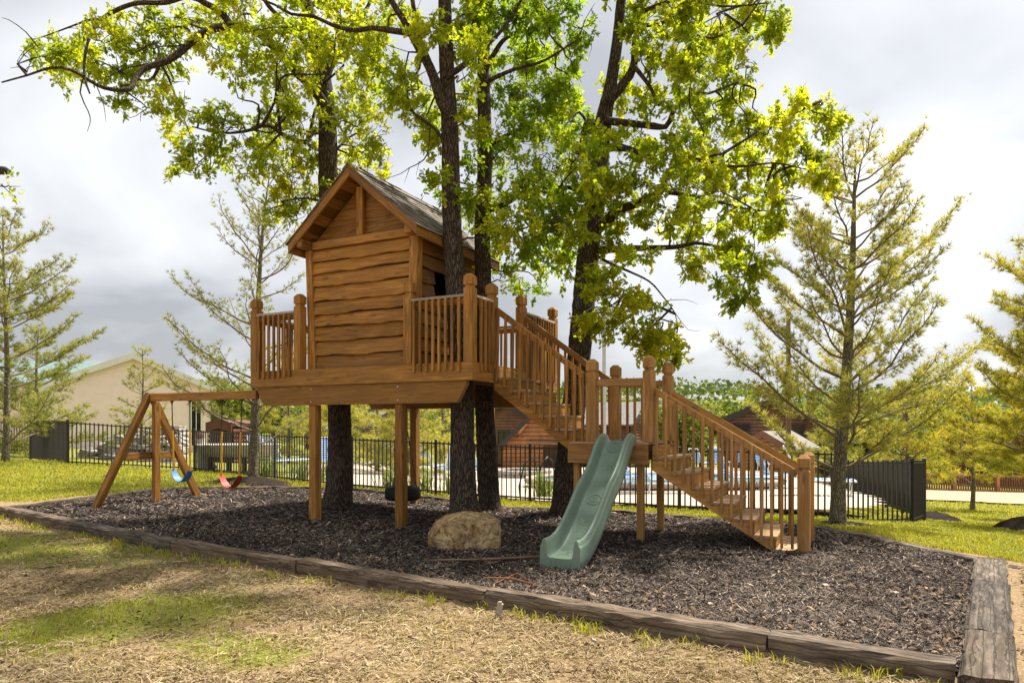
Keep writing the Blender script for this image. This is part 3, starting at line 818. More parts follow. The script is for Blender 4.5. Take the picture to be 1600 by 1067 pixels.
# right side wall boards, cut round window and door
RZ = Matrix.Rotation(math.pi/2, 4, 'Z')
def side_board(va, vb, z0, z1, sd):
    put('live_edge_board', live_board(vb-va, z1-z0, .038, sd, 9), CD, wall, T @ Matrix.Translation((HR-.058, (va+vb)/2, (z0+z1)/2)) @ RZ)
zs = np.linspace(WT, DZ, 10)
for i in range(9):
    z1, z0 = zs[i]-.010, zs[i+1]; mid = (z0+z1)/2
    segs = [(HF+.10, DOOR[0]-.05)]
    if WIN[2]-.02 < mid < WIN[3]+.02: segs = [(HF+.10, WIN[0]), (WIN[1], DOOR[0]-.05)]
    if mid > DOOR[3]: segs = [(HF+.10, HB-.10)]
    else: segs.append((DOOR[1]+.04, HB-.10))
    for k, (a, b) in enumerate(segs):
        if b-a > .05: side_board(a, b, z0, z1, 70+i*3+k)
LZ = Matrix.Rotation(-math.pi/2, 4, 'Z')
for i in range(9):
    z1, z0 = zs[i]-.010, zs[i+1]
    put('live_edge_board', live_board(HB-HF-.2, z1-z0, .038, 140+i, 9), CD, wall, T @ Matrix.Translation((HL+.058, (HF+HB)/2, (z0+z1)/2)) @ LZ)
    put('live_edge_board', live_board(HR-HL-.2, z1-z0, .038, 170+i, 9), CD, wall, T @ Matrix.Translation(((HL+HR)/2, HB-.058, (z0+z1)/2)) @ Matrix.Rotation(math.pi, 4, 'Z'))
tb('window_trim', (HR-.02, WIN[0]-.03, WIN[2]-.03), (HR-.02, WIN[1]+.03, WIN[2]-.03), .05, .05, CD, wall)
for v in (DOOR[0]-.02, DOOR[1]+.02): tb('door_jamb', (HR-.02, v, DZ), (HR-.02, v, DOOR[3]), .05, .06, CD, wall, up=(0,1,0))
# corner posts (the left one leans a little) and plates
tb('corner_post', (HL+.055+.055, HF+.065, DZ), (HL+.03, HF+.065, WT+.002), .13, .13, CE, wall, up=(0,1,0), bev=.008)
tb('corner_post', (HR-.075, HF+.065, DZ), (HR-.045, HF+.065, WT+.002), .15, .15, CE, wall, up=(0,1,0), bev=.008)
for u in (HL+.075, HR-.075): tb('corner_post', (u, HB-.075, DZ), (u, HB-.075, WT+.002), .14, .14, CE, wall, up=(0,1,0), bev=.008)
tb('wall_plate', (HL+.045, -.17, WT+.066), (HL+.045, HB+.2, WT+.066), .125, .125, CE, wall, bev=.008)
tb('wall_plate', (HR-.045, -.10, WT+.066), (HR-.045, HB+.2, WT+.066), .125, .125, CE, wall, bev=.008)
tb('tie_beam', (HL+.11, HF+.062, WT+.066), (HR-.11, HF+.062, WT+.066), .12, .125, CE, wall, bev=.008)
tb('tie_beam', (HL+.11, HB-.062, WT+.066), (HR-.11, HB-.062, WT+.066), .12, .125, CE, wall, bev=.008)
# roof -------------------------------------------------------
UC = (HL+HR)/2; HW = 1.225; RF, RB = -.19, 2.42
ZE, ZA = 4.47, 5.52                           # top of the sheathing at the eaves and ridge
sl = math.hypot(HW, ZA-ZE); cs, sn = HW/sl, (ZA-ZE)/sl
# gable infill and king post
g = MB(); gh = (ZA-.17)-(WT+.13)
gw = gh/(ZA-ZE)*HW
for v in (HF+.10, HB-.13): g.prism([(-gw, 0), (gw, 0), (0, gh)], (UC, v, WT+.13), (1,0,0), (0,0,1), (0,1,0), .03)
gable = g.build('gable_infill', CE, th, T)
tb('king_post', (UC, HF+.05, WT+.131), (UC, HF+.05, WT+.13+gh-.08), .12, .09, CE, gable, up=(0,1,0), bev=.006)
rf = MB()
for s in (-1, 1):
    rf.prism([(0, -.012), (0, -.030), (s*HW, ZE-ZA-.030), (s*HW, ZE-ZA-.012)], (UC, RF+.02, ZA), (1,0,0), (0,0,1), (0,1,0), RB-RF-.04)
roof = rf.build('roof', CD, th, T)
for s in (-1, 1):
    for k in range(9):                        # roof boards seen from below at the overhang
        d = (k+.5)/9*sl
        x = UC+s*cs*d; z = ZA-sn*d-.048
        tb('roof_board', (x, RF+.05, z), (x, RB-.05, z), sl/9-.006, .022, CE if k % 2 else CD, roof, up=(s*sn, 0, cs), bev=0)
    for v in (RF+.018, RB-.018):              # barge boards
        a = (UC+s*.0, v, ZA-.085); b = (UC+s*(HW+.01), v, ZE-.085-.01)
        m = MB(); nx = .15
        poly = [(0, -.012), (0, -.165), (s*(HW+.012), ZE-ZA-.165), (s*(HW+.012), ZE-ZA-.022)]
        Mx, LL = frame((UC, v, ZA), (UC+s*HW, v, ZE), (s*sn, 0, cs))
        inv = Mx.inverted()
        P3 = [inv @ Vector((UC+p[0], v-.018, ZA+p[1])) for p in poly]; P4 = [inv @ Vector((UC+p[0], v+.018, ZA+p[1])) for p in poly]
        m.add(P3+P4, [(3,2,1,0),(4,5,6,7)]+[(i,(i+1)%4,4+(i+1)%4,4+i) for i in range(4)])
        m.build('barge_board', CE, roof, T @ Mx)
    tb('eave_board', (UC+s*(HW-.006), RF+.038, ZE-.10), (UC+s*(HW-.006), RB-.038, ZE-.10), .034, .135, CE, roof)
# shingles in courses, each a piece
SH = M['shingle']
sh_meshes = {}
def shingle_mesh(w, L):
    k = (w, L)
    if k not in sh_meshes:
        m = MB(); m.v = []; m.add([(-w/2, -L/2, -.004), (w/2, -L/2, -.004), (w/2, L/2, -.001), (-w/2, L/2, -.001), (-w/2, -L/2, .006), (w/2, -L/2, .006), (w/2, L/2, .002), (-w/2, L/2, .002)],
            [(3,2,1,0),(4,5,6,7),(0,1,5,4),(1,2,6,5),(2,3,7,6),(3,0,4,7)])
        sh_meshes[k] = m.mesh('shingle'); sh_meshes[k].materials.append(SH)
    return sh_meshes[k]
NC = 11; exp_ = (sl+.045)/NC
for s in (1, -1):
    left = MB()
    for c in range(NC):
        d = sl+.045-exp_*c-.09
        zc = ZA-sn*d; uc = UC+s*cs*d
        v = RF-.03; k = 0
        while v < RB+.03-.02:
            w = min([.20, .16, .23, .18][(c*5+k*3) % 4], RB+.03-v); w = round(w, 2); k += 1
            if w < .03: break
            X = Vector((0, -s, 0)); Yv = Vector((-s*cs, 0, sn)); Z = Vector((s*sn, 0, cs))
            Mx = Matrix((X, Yv, Z)).transposed().to_4x4()
            Mx.translation = Vector((uc, v+w/2, zc))+Z*(-.002+random.uniform(0, .004))+Yv*random.uniform(-.006, .006)
            Mx = Mx @ Matrix.Rotation(R(4.0), 4, 'X').inverted() if False else Mx @ Matrix.Rotation(-R(2.2), 4, 'X')
            put('shingle', shingle_mesh(round(w-.006, 3), .20), None, roof, T @ Mx)
            v += w
for s in (1, -1):
    tb('ridge_cap', (UC+s*.055, RF-.03, ZA-.022), (UC+s*.055, RB+.03, ZA-.022), .15, .012, SH, roof, up=(s*sn, 0, cs), bev=0)

# stairs -----------------------------------------------------
LZ1 = 1.32
def flight(ua, za, ub, zb, n, mat, rail_a, rail_b, label):
    """from the top (ua, za) down to (ub, zb): n risers"""
    du = (ub-ua)/n; dz = (za-zb)/n
    st = MB()
    sl_ = -(za-zb)/(ub-ua)
    for v in (SV0-.045, SV1+.045):
        poly = [(ua, za-.04)]
        for i in range(n):
            if i: poly.append((ua+du*i, za-dz*i-.04))
            poly.append((ua+du*i, max(za-dz*(i+1)-.04, .0)+.0001*i))
        poly += [(ub, max(zb-.04, .0)+.001), (ub, zb-.22 if zb > .5 else -.04), (ub-.10 if zb > .5 else ub-.22, zb-.24 if zb > .5 else -.04), (ua, za-.37)]
        st.prism(poly, (0, v-.02, 0), (1,0,0), (0,0,1), (0,1,0), .04)
    s = st.build('staircase', mat, th, T); s['label'] = label
    for i in range(n):
        z = za-dz*(i+1); u0 = ua+du*i
        if i < n-1 or zb < .3:
            zt = max(z, .03)
            tb('tread', (u0+du*.5+.018, SV0-.075, zt-.02), (u0+du*.5+.018, SV1+.075, zt-.02), du+.03, .038, M['tread'], s)
        tb('riser', (u0+.013, SV0-.068, z+dz/2-.02), (u0+.013, SV1+.068, z+dz/2-.02), .022, dz-.042, M['cedar_stair'], s)
    (ru0, rz0), (ru1, rz1) = rail_a, rail_b
    for v, out in ((SV0, -1), (SV1, 1)):
        a = Vector((ru0, v+.014*out, rz0)); b = Vector((ru1, v+.014*out, rz1))
        tb('hand_rail', a, b, .038, .088, mat, s)
        nb = int((ru1-ru0)/.118)
        for i in range(nb):
            t = (i+.55)/nb; p = a+(b-a)*t
            zl = za+sl_*(p.x-ua)
            tb('baluster', (p.x, v+out*.096, max(zl-.20+random.uniform(-.015, .015), .05)), (p.x, v+out*.052, p.z-.01+.045), .034, .034, mat, s, up=(0,1,0), bev=.003)
    return s
flight(UR, DZ, 2.74, LZ1, 6, CE, (1.285, 3.27), (2.74, 2.20), 'upper flight of stairs from the deck to the slide landing')
flight(3.66, LZ1, 5.43, 0.0, 7, CS, (3.66, 2.02), (5.44, 0.95), 'lower flight of stairs down to the mulch')
# landing
ld = MB()
for u in (2.60, 3.08, 3.56): ld.box((u, 1.08, LZ1-.12), (.04, 1.16, .15))
landing = ld.build('landing', CD, th, T)
for i in range(8):
    v = .47+1.24*(i+.5)/8
    tb('landing_board', (2.50, v, LZ1-.018), (3.62, v, LZ1-.018), .146, .034, M['tread'], landing)
tb('fascia_board', (2.50, .445, LZ1-.155), (3.63, .445, LZ1-.155), .042, .27, CS, landing)
tb('fascia_board', (2.50, 1.735, LZ1-.155), (3.63, 1.735, LZ1-.155), .042, .27, CS, landing)
for (u, v) in ((2.60, .55), (3.50, .55), (2.60, 1.62), (3.50, 1.62)):
    tb('landing_post', (u, v, -.1), (u, v, LZ1-.29), .09, .09, CS, landing, up=(0,1,0))
for (u, v, zt) in ((2.81, SV0-.03, 2.46), (3.61, SV0-.03, 2.47), (2.81, SV1, 2.46), (3.61, SV1, 2.47)):
    put('rail_post', rail_post_mesh(round(zt-LZ1, 3), CS), None, landing, T @ Matrix.Translation((u, v, LZ1+.002)) @ UPZ)
tb('cross_rail', (2.88, SV0-.03, 2.13), (3.54, SV0-.03, 2.13), .085, .10, CS, landing)
br = tb('back_rail', (2.88, SV1, 2.16), (3.54, SV1, 2.16), .05, .09, CS, landing)
for i in range(5):
    u = 2.98+.46*i/4
    tb('baluster', (u, SV1+.044, LZ1-.08), (u, SV1+.044, 2.19), .036, .036, CS, landing, up=(0,1,0))
# bottom newel posts
for v in (SV0-.0, SV1):
    rail_post(5.51, v, -.05, 1.24, CS)

# ------------------------------------------------------------------ slide
sld = empty('slide', T @ Vector((3.235, .42, 0)), TH_R, 'faded green plastic slide running from the landing down to the mulch', 'slide')
WS = WM[sld]
prof = [(.05, 1.335), (-.04, 1.335), (-.12, 1.305), (-.24, 1.215), (-.40, 1.06), (-.56, .915), (-.70, .815), (-.84, .735), (-.98, .645), (-1.14, .52), (-1.30, .395), (-1.48, .275), (-1.66, .185), (-1.84, .135), (-2.0, .125), (-2.07, .125)]
# smooth with Catmull-Rom
def cr(P, m=3):
    P = [Vector(p) for p in P]; out = []
    for i in range(len(P)-1):
        p0, p1, p2, p3 = P[max(i-1, 0)], P[i], P[i+1], P[min(i+2, len(P)-1)]
        for k in range(m):
            t = k/m
            out.append(0.5*((2*p1)+(p2-p0)*t+(2*p0-5*p1+4*p2-p3)*t*t+(3*p1-p0-3*p2+p3)*t**3))
    out.append(P[-1]); return out
cp = cr([(a, b, 0) for a, b in prof], 3)
half = [(0, 0), (.09, .001), (.155, .006), (.172, .018), (.182, .06), (.192, .135), (.200, .165), (.215, .178), (.235, .178), (.250, .165), (.256, .14), (.262, .125), (.272, .118), (.278, .10), (.280, .0), (.280, -.055), (.268, -.062), (.10, -.035)]
sec = [(-a, b) for a, b in half[:0:-1]] + half
V = []; Fc = []; ns = len(sec)
for i, p in enumerate(cp):
    a = cp[max(i-1, 0)]; b = cp[min(i+1, len(cp)-1)]
    t = Vector((0, b.x-a.x, b.y-a.y)).normalized(); nrm = Vector((0, -t.z, t.y)) if t.y > 0 else Vector((0, t.z, -t.y))
    if nrm.z < 0: nrm = -nrm
    s_ = i/(len(cp)-1)
    rim = (1.0+.12*s_)*(.42+.58*min(1, s_/.22))
    for (du, h) in sec:
        hh = h*rim if h > 0.02 else h
        q = Vector((du*.83, p.x, p.y))+nrm*hh
        if h < -.02: q.z = max(q.z, .01) if s_ < .8 else max(.0, q.z-(s_-.8)*.4)
        V.append(q)
for i in range(len(cp)-1):
    for j in range(ns): Fc.append((i*ns+j, i*ns+(j+1) % ns, (i+1)*ns+(j+1) % ns, (i+1)*ns+j))
mb = MB(); mb.add(V, Fc, True); n_ = len(cp)-1
mb.add([V[j] for j in range(ns)], [tuple(range(ns))]); mb.add([V[n_*ns+j] for j in range(ns)], [tuple(range(ns-1, -1, -1))])
chute = mb.build('chute', M['slide'], sld, WS)
rg = MB()
for k in range(8):                             # moulded rings along the floor
    i = int(3+k*(len(cp)-7)/7.4)
    p = cp[i]; a = cp[i-1]; b = cp[i+1]; t = Vector((0, b.x-a.x, b.y-a.y)).normalized()
    nrm = t.cross(Vector((1, 0, 0))).normalized()
    if nrm.z < 0: nrm = -nrm
    for rr in (.088, .048, .02):
        c = Vector((0, p.x, p.y))+nrm*.0015
        rg.tube([c+(Vector((1,0,0))*math.cos(q)+t*math.sin(q))*rr for q in np.linspace(0, 2*math.pi, 25)], .0042, 5, False)
rg.build('moulded_rings', M['slide'], chute, WS)
sl_ = MB()
for k in range(5): sl_.box((-.11+.055*k, -2.072, .065), (.014, .012, .075))
tag(sl_.build('toe_slots', M['slide'], chute, WS), kind='stuff')

# ------------------------------------------------------------------ swing frame and swings
def TP(u, v, z): return T @ Vector((u, v, z))
sf = empty('swing_frame', TP(-5.64, .04, .1), TH_R, 'wooden A-frame swing beam running left from the treehouse deck', 'swing frame')
def sb(name, p0, p1, w, h, mat=CE, up=(0,0,1), bev=.005): return beam(name, p0, p1, w, h, mat, sf, T, up, bev)
sb('cross_beam', (-5.70, .04, 2.065), (-2.985, .04, 2.065), .088, .145)
gl = lambda u, v: mz(*(TP(u, v, 0).xy))
sb('centre_post', (-5.66, .10, gl(-5.66, .1)-.1), (-5.66, .10, 1.985), .088, .12, up=(0,1,0))
for s in (-1, 1):
    sb('slanted_leg', (-5.74, .04+s*1.06, gl(-5.74, .04+s*1.06)-.06), (-5.74, .04+s*.02, 2.13), .088, .13, up=(0,s,.6))
sb('brace', (-5.74, -.53, .98), (-5.74, .61, .98), .04, .135)
def swing(name, u0, u1, zs, mat, label, sway):
    r = empty(name, TP((u0+u1)/2, .04, zs), TH_R, label, 'swing', 'belt swings under the beam')
    Wr = WM[r]; w = (u1-u0)/2; top = 1.99-zs
    for s in (-1, 1):
        a = Vector((s*w, 0, top)); b = Vector((s*(w-.02), sway, .0))
        hk = MB(); hk.tube([a+Vector((0, 0, .02)), a-Vector((0, 0, .05))], .018, 6); hk.tube([a+Vector((-.03, 0, .0)), a+Vector((.03, 0, .0))], .02, 6)
        hk.build('hanger', M['black_metal'], r, Wr)
        ch = MB(); mid = a+(b-a)*.42; nl = 26
        for i in range(nl):
            p = a+(mid-a)*(i/nl); q = a+(mid-a)*((i+1.25)/nl)
            ch.bar(p, q, .020 if i % 2 else .007, .007 if i % 2 else .020, (1,0,0))
        c = ch.build('chain', M['chain'], r, Wr)
        y = MB(); pts = [mid+(b-mid)*(i/9)+Vector((.004*math.sin(i*2.), .004*math.cos(i*2.), 0)) for i in range(10)]
        y.tube(pts, .0165, 7); y.build('chain_sleeve', M['yellow_sleeve'], c, Wr)
    st = MB(); n = 12; V = []; Fc = []
    for i in range(n+1):
        t = -1+2*i/n
        x = t*(w-.015); z = -.20*(1-abs(t)**2.2)
        hw = .075*(1-.35*abs(t)**4)
        V += [(x, sway-hw, z-.006+.012*abs(t)), (x, sway+hw, z-.006), (x, sway+hw, z+.006), (x, sway-hw, z+.006+.012*abs(t))]
    for i in range(n):
        for j in range(4): Fc.append((i*4+j, i*4+(j+1) % 4, i*4+4+(j+1) % 4, i*4+4+j))
    Fc += [(3,2,1,0), (n*4, n*4+1, n*4+2, n*4+3)]
    st.add(V, Fc); st.build('seat', mat, r, Wr)
swing('belt_swing', -5.14, -4.66, .72, M['blue_plastic'], 'blue belt swing hanging on yellow sleeved chains beside the A-frame', .02)
swing('belt_swing', -3.84, -3.36, .67, M['red_plastic'], 'red belt swing hanging on yellow sleeved chains nearest the deck', -.03)
# tyre swing
tc_ = TP(-1.13, 1.62, .34)
ts = empty('tire_swing', tc_, TH_R, 'black tyre swing hanging flat under the treehouse deck', 'tire swing')
mb = MB(); NR = 28; profT = [(.17, .07), (.20, .105), (.26, .12), (.30, .105), (.318, .06), (.322, 0), (.318, -.06), (.30, -.105), (.26, -.12), (.20, -.105), (.17, -.07), (.19, -.06), (.22, -.07), (.28, -.07), (.285, 0), (.28, .07), (.22, .07), (.19, .06)]
V = []; Fc = []; mN = len(profT)
for i in range(NR):
    a = 2*math.pi*i/NR
    for j, (r_, z_) in enumerate(profT):
        rr = r_-(.006 if (i % 2 and j in (3, 4, 5, 6, 7)) else 0)
        V.append((rr*math.cos(a), rr*math.sin(a), z_))
for i in range(NR):
    for j in range(mN): Fc.append((i*mN+j, i*mN+(j+1) % mN, ((i+1) % NR)*mN+(j+1) % mN, ((i+1) % NR)*mN+j))
mb.add(V, Fc, True); mb.build('tire', M['rubber'], ts, WM[ts])
for k in range(3):
    a = 2*math.pi*k/3+.4; b0 = Vector((.25*math.cos(a), .25*math.sin(a), .10)); t0 = Vector((0, 0, 1.62)); c = MB()
    for i in range(40):
        p = b0+(t0-b0)*(i/40); q = b0+(t0-b0)*((i+1.2)/40); c.bar(p, q, .016 if i % 2 else .006, .006 if i % 2 else .016, (1,0,0))
    c.build('chain', M['chain'], ts, WM[ts])
mb = MB(); mb.tube([(0, 0, 1.58), (0, 0, 1.86)], .03, 8); mb.build('swivel', M['black_metal'], ts, WM[ts])
# ------------------------------------------------------------------ boulder
bm = bmesh.new()
rings = [
 [(-.44,-.20,-.06),(-.30,-.33,-.06),(-.12,-.36,-.06),(.02,-.30,-.06),(.14,-.27,-.06),(.30,-.33,-.06),(.43,-.24,-.06),(.46,.05,-.06),(.30,.32,-.06),(-.02,.36,-.06),(-.32,.28,-.06),(-.46,.05,-.06)],
 [(-.46,-.18,.16),(-.31,-.31,.14),(-.13,-.35,.16),(.03,-.27,.18),(.15,-.25,.20),(.31,-.33,.16),(.46,-.22,.15),(.48,.05,.18),(.32,.32,.2),(-.02,.36,.2),(-.34,.28,.2),(-.49,.05,.17)],
 [(-.36,-.14,.285),(-.26,-.25,.30),(-.11,-.29,.325),(.03,-.23,.345),(.16,-.22,.355),(.30,-.29,.335),(.43,-.17,.315),(.44,.06,.35),(.28,.28,.405),(-.02,.30,.43),(-.28,.22,.385),(-.40,.05,.33)]]
vr = [[bm.verts.new(p) for p in rg_] for rg_ in rings]
for a_ in range(2):
    for i in range(12): bm.faces.new((vr[a_][i], vr[a_][(i+1) % 12], vr[a_+1][(i+1) % 12], vr[a_+1][i]))
tcv = bm.verts.new((.02, .03, .40))
for i in range(12): bm.faces.new((vr[2][i], vr[2][(i+1) % 12], tcv))
bm.faces.new(list(reversed(vr[0])))
bmesh.ops.triangulate(bm, faces=bm.faces[:])
bmesh.ops.subdivide_edges(bm, edges=bm.edges[:], cuts=5, use_grid_fill=True)
bm.normal_update()
mv = []
for v in bm.verts:
    p = v.co; up_ = v.normal.z > .75
    a_ = float(fbm(p.x*6+p.y*5+9, p.z*5-p.y*6+3, 5, 5))-.5
    b_ = float(fbm(p.x*13+p.y*6+2, p.z*3.2+5, 8, 4))-.5
    c_ = round((float(vnoise(p.x*8+p.y*4+1, p.z*7+2, 33))-.5)*5)/5
    mv.append(v.normal*(.05*a_+(.0 if up_ else .045*b_+.022*c_)))
for v, d_ in zip(bm.verts, mv): v.co += d_
me = bpy.data.meshes.new('boulder'); bm.to_mesh(me); bm.free()
o = put('boulder', me, M['boulder'], None, Matrix.Translation((-.60, 8.72, .0)) @ Matrix.Diagonal((.96, .96, .98, 1)))
tag(o, 'tan sandstone boulder sitting on the mulch in front of the tree trunks', 'boulder')

# ------------------------------------------------------------------ trees: wood
def bark_tube(V, Fq, pts, rad, n, seed, rough=.05, step=.12):
    """adds a tapered, uneven limb through pts; returns sampled points"""
    P = [Vector(p) for p in pts]; out = []; rr = []
    for i in range(len(P)-1):
        p0, p1, p2, p3 = P[max(i-1, 0)], P[i], P[i+1], P[min(i+2, len(P)-1)]
        m = max(2, int((p2-p1).length/step))
        for k in range(m):
            t = k/m
            out.append(0.5*((2*p1)+(p2-p0)*t+(2*p0-5*p1+4*p2-p3)*t*t+(3*p1-p0-3*p2+p3)*t**3)); rr.append(rad[i]+(rad[i+1]-rad[i])*t)
    out.append(P[-1]); rr.append(rad[-1])
    A = np.array(out); b0 = len(V); a = None
    r = np.random.default_rng(seed); ph = r.uniform(0, 6.28, 4)
    for i in range(len(out)):
        t = Vector(A[min(i+1, len(A)-1)]-A[max(i-1, 0)]).normalized()
        a = t.orthogonal().normalized() if a is None else (a-t*a.dot(t)).normalized()
        b = t.cross(a)
        for k in range(n):
            q = 2*math.pi*k/n
            rad_ = rr[i]*(1+rough*(math.sin(3*q+ph[0]+i*.21)+.7*math.sin(5*q+ph[1]-i*.33)+1.2*r.normal(0, .6)))
            c = out[i]+(a*math.cos(q)+b*math.sin(q))*rad_
            V.append((c.x, c.y, c.z))
    for i in range(len(out)-1):
        for k in range(n): Fq.append((b0+i*n+k, b0+i*n+(k+1) % n, b0+(i+1)*n+(k+1) % n, b0+(i+1)*n+k))
    return A, np.array(rr)

LEAF_V = np.array([(0,0,0),(.20,.22,.03),(.10,.36,.02),(.33,.55,.06),(.15,.70,.02),(.20,.86,.05),(0,1.0,0),(-.20,.22,.03),(-.10,.36,.02),(-.33,.55,.06),(-.15,.70,.02),(-.20,.86,.05)])
LEAF_F = np.array([[0,1,2,3,4,5,6],[6,11,10,9,8,7,0]])
def leaves(P, D, size, mat, name, parent, tint, template=LEAF_V, faces=LEAF_F, droop=.35):
    """one leaf per row: starts at P, points along D with a random roll"""
    n = len(P)
    D = D/np.linalg.norm(D, axis=1, keepdims=True)
    rv = RNG.normal(0, 1, (n, 3)); rv[:, 2] *= .9
    upv = np.array([0, 0, 1.0])+RNG.normal(0, .75, (n, 3))
    X = np.cross(D, upv); X /= np.linalg.norm(X, axis=1, keepdims=True)+1e-9
    Z = np.cross(X, D)
    t = template[None]*size[:, None, None]
    V = P[:, None, :]+X[:, None, :]*t[:, :, 0:1]+D[:, None, :]*t[:, :, 1:2]+Z[:, None, :]*(t[:, :, 2:3]-droop*(t[:, :, 1:2]**2)/size[:, None, None]*.4)
    m = len(template)
    k = (np.arange(n)*m)[:, None, None]+faces[None]
    me = np_mesh(name, V.reshape(-1, 3), [k.reshape(-1, faces.shape[1])], mat, {'tint': np.repeat(tint, m)})
    return put(name, me, None, parent, I4)

def oak(base, label, trunk, trad, limbs, blobs, Yc, mat, nleaf=1.0, leaf=.115, seed=1, extra=()):
    """trunk: list of (px,py,Y); limbs: list of (list of (px,py,Y), r0, r1); blobs: (px,py,rx,ry[,Y[,weight]])"""
    r = np.random.default_rng(seed)
    root = empty('oak_tree', base, 0, label, 'oak tree', 'tall oaks around the treehouse')
    V = []; Fq = []; S_ = []; SR = []
    pts = [at(*p) for p in trunk]
    a, rr = bark_tube(V, Fq, pts, trad, 20, seed, .035, .10); S_.append(a); SR.append(rr)
    for (pl, r0, r1) in limbs:
        q = [at(*p) for p in pl]; n = len(q)
        a, rr = bark_tube(V, Fq, q, [r0+(r1-r0)*(i/(n-1))**.8 for i in range(n)], 9, seed+len(S_), .06, .10); S_.append(a); SR.append(rr)
    SA = np.concatenate(S_); SRr = np.concatenate(SR)
    keepthin = SRr < .16
    KA = SA[keepthin] if keepthin.any() else SA
    LP = []; LD = []
    TV = []; TF = []
    for bl in blobs:
        px, py, rx, ry = bl[:4]; Y = bl[4] if len(bl) > 4 and bl[4] else Yc+r.uniform(-1.4, 1.0); wgt = bl[5] if len(bl) > 5 else 1.0
        c = np.array(at(px, py, Y)); ex, ez = rx*Y/F, ry*Y/F; ey = min(ex, .9)*.9
        nt_ = max(4 if wgt > .1 else 1, int(18.0*ex*ez/.25*wgt))
        # a few crooked boughs from the limb into the blob, twigs leave them along their length
        BS = []
        nbough = max(1, int(round(ex*ez*5*min(wgt, 1)+.4)))
        for q in range(nbough):
            hrt = c+r.normal(0, .42, 3)*np.array([ex, ey, ez])
            d2 = ((KA-hrt)**2).sum(1)*r.uniform(.7, 1.3, len(KA))+(.7*np.maximum(0, KA[:, 2]-hrt[2]-.1))**2
            s0 = KA[np.argmin(d2)]; L = np.linalg.norm(hrt-s0)
            side = np.cross(hrt-s0, r.normal(0, 1, 3)); side /= np.linalg.norm(side)+1e-9
            out_ = (hrt-s0)/(L+1e-9)
            far = hrt+out_*r.uniform(.3, .8)*max(ex, ez)+r.normal(0, .12, 3)
            bp = [Vector(s0), Vector(s0+(hrt-s0)*.35+side*.16*L+np.array([0, 0, .06*L])), Vector(s0+(hrt-s0)*.7-side*.08*L), Vector(hrt), Vector(far)]
            a_, _r = bark_tube(TV, TF, bp, [min(.030, .010+.010*L), min(.022, .008+.007*L), .010, .007, .003], 5, seed, .05, .12)
            BS.append(a_[len(a_)//4:])
        BS = np.concatenate(BS)
        for _ in range(nt_):
            while True:
                u = r.uniform(-1, 1, 3)
                if (u@u) < 1: break
            tip = c+u*np.array([ex, ey, ez])
            # twig from the nearest limb point or blob heart to the tip
            d2 = ((BS-tip)**2).sum(1)*r.uniform(.4, 1.6, len(BS))
            s0 = BS[np.argmin(d2)]
            L = np.linalg.norm(tip-s0)
            mid = s0+(tip-s0)*.5+r.normal(0, .16*min(L, 1.2), 3)+np.array([0, 0, .05*L])
            tw = [Vector(s0), Vector(mid), Vector(tip)]
            bark_tube(TV, TF, tw, [min(.010, .004+.004*L), .005, .0025], 4, 3, .0, .25)
            k = int(r.uniform(32, 56)*nleaf)
            # leaves in whorls along the last part of the twig and its side shoots
            for s in range(4):
                q0 = np.array(mid)+(tip-np.array(mid))*r.uniform(.35, 1.0)
                dirv = (tip-np.array(mid)); dirv /= np.linalg.norm(dirv)+1e-9
                dv = dirv+r.normal(0, .8, 3); dv /= np.linalg.norm(dv)
                sl2 = r.uniform(.12, .34)
                kk = k//4
                tt = r.uniform(.25, 1.0, kk)[:, None]
                p = q0+dv*sl2*tt+r.normal(0, .025, (kk, 3))
                dd = dv*.7+r.normal(0, .8, (kk, 3)); dd[:, 2] -= .15
                LP.append(p); LD.append(dd)
    for (pl, r0, r1) in extra:                  # bare dead twigs
        q = [at(*p) for p in pl]; n = len(q)
        bark_tube(TV, TF, q, [r0+(r1-r0)*i/(n-1) for i in range(n)], 5, seed, .05, .12)
    np_o = put('trunk', _mesh('trunk', V, Fq), M['oak_bark'], root, I4)
    tag(put('twigs', _mesh('twigs', TV, TF), M['oak_bark'], root, I4), kind='stuff')
    P = np.concatenate(LP); D = np.concatenate(LD); n = len(P)
    clump = fbm(P[:, 0]*1.3+P[:, 1], P[:, 2]*1.3+P[:, 1]*.7, seed)
    tint = np.clip(r.normal(.45, .2, n)+1.1*(clump-.5), 0, 1)
    leaves(P, D, leaf*r.uniform(.6, 1.2, n), mat, 'crown', root, tint)
    return root, n
def _mesh(name, V, Fq):
    V = np.array(V); Fq = np.array(Fq)
    return np_mesh(name, V, [Fq], None, None, True)

NL = []
